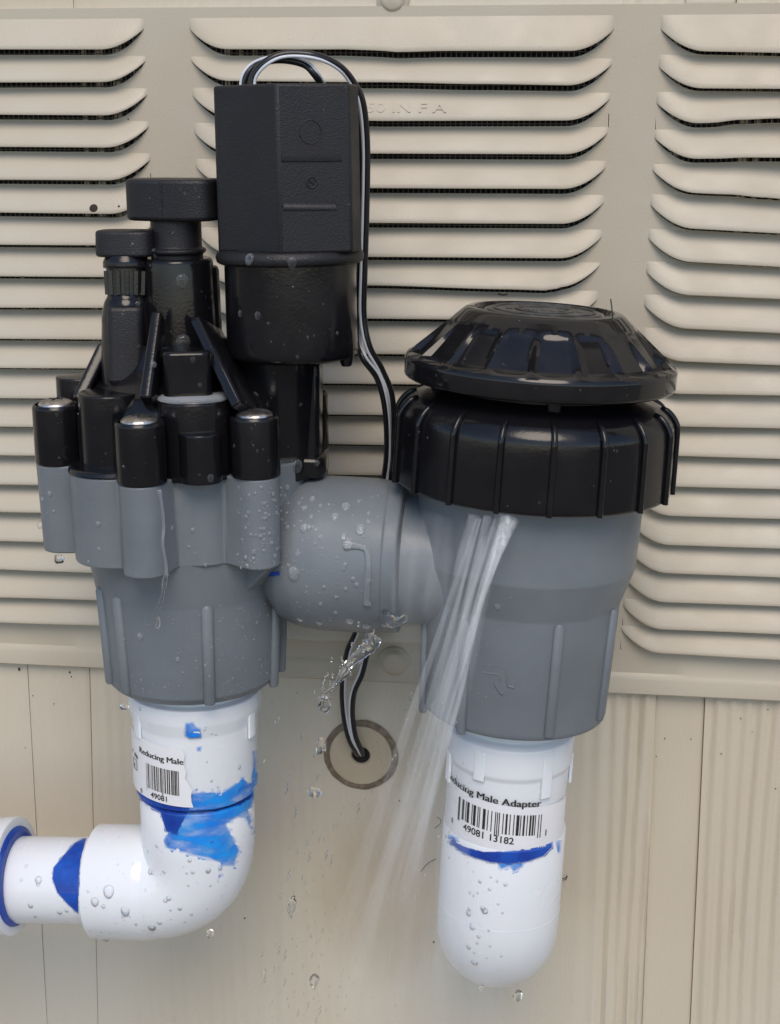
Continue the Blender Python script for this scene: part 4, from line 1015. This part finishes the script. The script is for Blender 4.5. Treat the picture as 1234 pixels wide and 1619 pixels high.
rg = random.Random(12); vf = []
for _ in range(46):
    t = rg.random(); P = at(590-90*t+rg.gauss(0, 9), 1006+100*t+rg.gauss(0, 12), -88-8*t); q = mm(rg.uniform(0.8, 3.0), P)
    vf.append(tube_vf([P-Vector((0.2, 0, 1))*q*1.3, P-Vector((0, 0, 1))*q*0.4, P+Vector((0, 0, 1))*q*0.6, P+Vector((0.2, 0, 1))*q*1.5], [q*0.3, q, q*0.8, q*0.2], 8))
tag(mesh('splash_droplets', *join(*vf), M_water, smooth=70), 'small loose droplets splashing around the clear stream under the cross pipe', 'droplets', kind='stuff')
def streak(parent, pts, wid, dens, m_, flat=0.5, seg=20, name='jet_strand'):
    P = smooth_path([at(*p) for p in pts], 8); W = []; D = []
    for i in range(len(P)):
        t = i/8; k = min(int(t), len(wid)-2); f = t-k
        W.append(mm(wid[k]+(wid[k+1]-wid[k])*f, P[i])); D.append(dens[k]+(dens[k+1]-dens[k])*f)
    V, Fs = tube_vf(P, W, seg, flat, hint=FWD)
    # own frame along the stream so that its grain follows the flow
    z = (P[0]-P[-1]).normalized(); x, y, z = basis(z); Rm = Matrix((x, y, z)).transposed(); org = ORG[parent.name]
    me = bpy.data.meshes.new(name); inv = Rm.transposed(); me.from_pydata([tuple(inv @ (v-P[-1])*0.001) for v in V], [], Fs[:-2]); me.materials.append(m_); me.shade_smooth()
    a = me.attributes.new('stream_density', 'FLOAT', 'POINT')
    for i in range(len(P)):
        for k in range(seg): a.data[i*seg+k].value = D[i]
    o = bpy.data.objects.new(name, me); COL.objects.link(o); o.parent = parent
    o.matrix_local = Matrix.Translation((P[-1]-org)*0.001) @ Rm.to_4x4()
    ORG[o.name] = P[-1]; return o
YJ = -101
jet = thing('water_jet', at(802, 822, YJ), 'white jet of water spraying down from under the black nut of the right chamber', 'water jet')
streak(jet, [(808, 818, -96), (786, 872, YJ), (762, 940, YJ-1), (744, 1010, YJ-2), (728, 1080, YJ-2), (700, 1180, YJ-2), (662, 1310, YJ-1), (625, 1430, YJ)], [16, 11, 8, 8, 9, 12, 15, 20], [0.7, 1.0, 0.95, 0.85, 0.7, 0.5, 0.34, 0.1], M_jet)
streak(jet, [(800, 818, -96), (770, 890, YJ), (748, 960, YJ), (728, 1040, YJ), (704, 1130, YJ), (668, 1260, YJ)], [20, 18, 24, 30, 32, 40], [0.8, 0.7, 0.55, 0.45, 0.3, 0.0], M_mist)
streak(jet, [(752, 816, -94), (736, 870, -99), (722, 930, YJ), (708, 1000, YJ), (694, 1090, YJ), (668, 1200, YJ), (636, 1330, YJ)], [12, 12, 12, 14, 18, 22, 30], [0.9, 0.9, 0.8, 0.7, 0.6, 0.3, 0.0], M_mist)
streak(jet, [(772, 816, -95), (756, 880, -100), (738, 960, YJ), (712, 1080, YJ), (690, 1180, YJ), (640, 1340, YJ)], [8, 7, 9, 14, 16, 24], [0.9, 0.8, 0.7, 0.5, 0.3, 0.0], M_mist)
for q in range(9):
    rg = random.Random(q); x0 = 790+rg.uniform(-44, 16)
    sx = rg.uniform(0.17, 0.36)
    pts = [(x0-sx*d, 820+d, YJ-rg.uniform(0, 3)) for d in (0, 110, 230, 360, 500, 640, 790)]
    streak(jet, pts, [2.5, 4, 6, 9, 12, 16, 22], [0.22, 0.30, 0.26, 0.2, 0.15, 0.09, 0.0], M_jet if q % 2 else M_mist, name='fine_strand')
mist = thing('water_spray', at(660, 900, -90), 'thin veil of spray drifting over the gap between cross pipe and right chamber', 'water spray')
streak(mist, [(690, 812, -92), (672, 870, -95), (664, 940, -97), (660, 1010, -97), (664, 1080, -96)], [30, 48, 50, 40, 20], [0.1, 0.45, 0.5, 0.35, 0.0], M_mist, 0.4, name='spray_veil')
streak(mist, [(690, 1180, -98), (662, 1300, -98), (640, 1430, -98), (630, 1540, -98), (620, 1650, -98)], [20, 62, 90, 100, 90], [0.0, 0.5, 0.5, 0.4, 0.3], M_mist, 0.4, name='spray_veil')
streak(mist, [(720, 1200, -98), (716, 1320, -98), (722, 1450, -98), (740, 1560, -98), (750, 1650, -98)], [10, 28, 36, 60, 70], [0.2, 0.7, 0.7, 0.5, 0.2], M_mist, 0.4, name='spray_veil')
# fine flying specks of water
rg = random.Random(2); vf = []
for _ in range(420):
    d = rg.uniform(0, 780); cx_ = 790-0.36*d; px = cx_+rg.gauss(0, 14+0.09*d); py = 830+d
    P = at(px, py, rg.uniform(-104, -92)); r = mm(rg.uniform(0.6, 1.5), P)
    vf.append(tube_vf([P-Vector((0.3, 0, 1))*r*1.8, P, P+Vector((0.3, 0, 1))*r*1.8], [r*0.3, r, r*0.3], 6))
for _ in range(60):
    P = at(rg.gauss(490, 45), rg.uniform(1130, 1615), rg.uniform(-98, -85)); q = mm(rg.uniform(0.8, 2.6), P); e = rg.uniform(1.5, 5)
    vf.append(tube_vf([P-Vector((0.25, 0, 1))*q*e, P, P+Vector((0.25, 0, 1))*q*e], [q*0.3, q, q*0.3], 6))
tag(mesh('flying_droplets', *join(*vf), M_water, smooth=60), 'fine specks of water flying beside the white jet', 'droplets', kind='stuff')

# ================================================================== small debris
rg = random.Random(5); vf = []
B_V = make_bvh({'vent'})
for (px, py, s) in [(52, 1100, 2), (110, 1063, 3), (113, 1070, 2), (30, 1058, 4), (1052, 1168, 2.2), (1093, 1169, 2), (1141, 1192, 2.2), (1038, 1196, 2), (1172, 1136, 2), (1215, 1122, 2), (1227, 1247, 2), (1190, 1157, 1.6), (686, 1490, 3), (876, 1489, 2.5), (867, 1508, 2), (632, 1266, 3), (496, 1196, 2), (470, 1096, 1.8), (430, 1110, 1.5), (85, 1113, 2), (40, 1182, 1.5)]:
    P = at(px, py, -1.3); r = mm(s, P)*0.5; V_, F_ = drop_vf(P, Vector((0, -1, 0)), r, 0.5, rg.uniform(0.8, 1.6), 7)
    vf.append(([v+Vector(noise.noise_vector(v*1.5))*r*0.5 for v in V_], F_))
for pts in ([(688, 1310), (696, 1303), (697, 1296), (691, 1292)], [(666, 1378), (676, 1366), (690, 1358)], [(884, 1391), (892, 1389), (898, 1386)], [(890, 1392), (896, 1390), (897, 1384)]):
    vf.append(tube_vf(smooth_path([at(x_, y_, -2.5) for x_, y_ in pts], 4), 0.13, 5))
for (px, py, s) in [(148, 329, 7)]:
    P, n_ = hit(px, py, B_V)
    if P: vf.append(drop_vf(P, n_, mm(s, P), 0.15, 0.9, 14))
for (px, py, s) in [(188, 326, 2), (838, 0, 3)]:
    P, n_ = hit(px, py, B_V)
    if P: vf.append(drop_vf(P, n_, mm(s, P), 0.4, 1, 8))
vf.append(tube_vf(smooth_path([at(788, 464, -8), at(795, 466, -8.5), at(803, 465, -8)], 3), [0.3]*7, 5))
vf.append(tube_vf(smooth_path([AR.pt(ht, 60, rt-1), AR.pt(ht+3.2, 62, rt-2), AR.pt(ht+5, 66, rt-3)], 3), 0.18, 5))
tag(mesh('dirt_specks', *join(*vf), M_bark, smooth=60), 'dark specks and web threads stuck to the beige siding and vent', 'debris', kind='stuff')
# grime line tucked under the vent's lower edge
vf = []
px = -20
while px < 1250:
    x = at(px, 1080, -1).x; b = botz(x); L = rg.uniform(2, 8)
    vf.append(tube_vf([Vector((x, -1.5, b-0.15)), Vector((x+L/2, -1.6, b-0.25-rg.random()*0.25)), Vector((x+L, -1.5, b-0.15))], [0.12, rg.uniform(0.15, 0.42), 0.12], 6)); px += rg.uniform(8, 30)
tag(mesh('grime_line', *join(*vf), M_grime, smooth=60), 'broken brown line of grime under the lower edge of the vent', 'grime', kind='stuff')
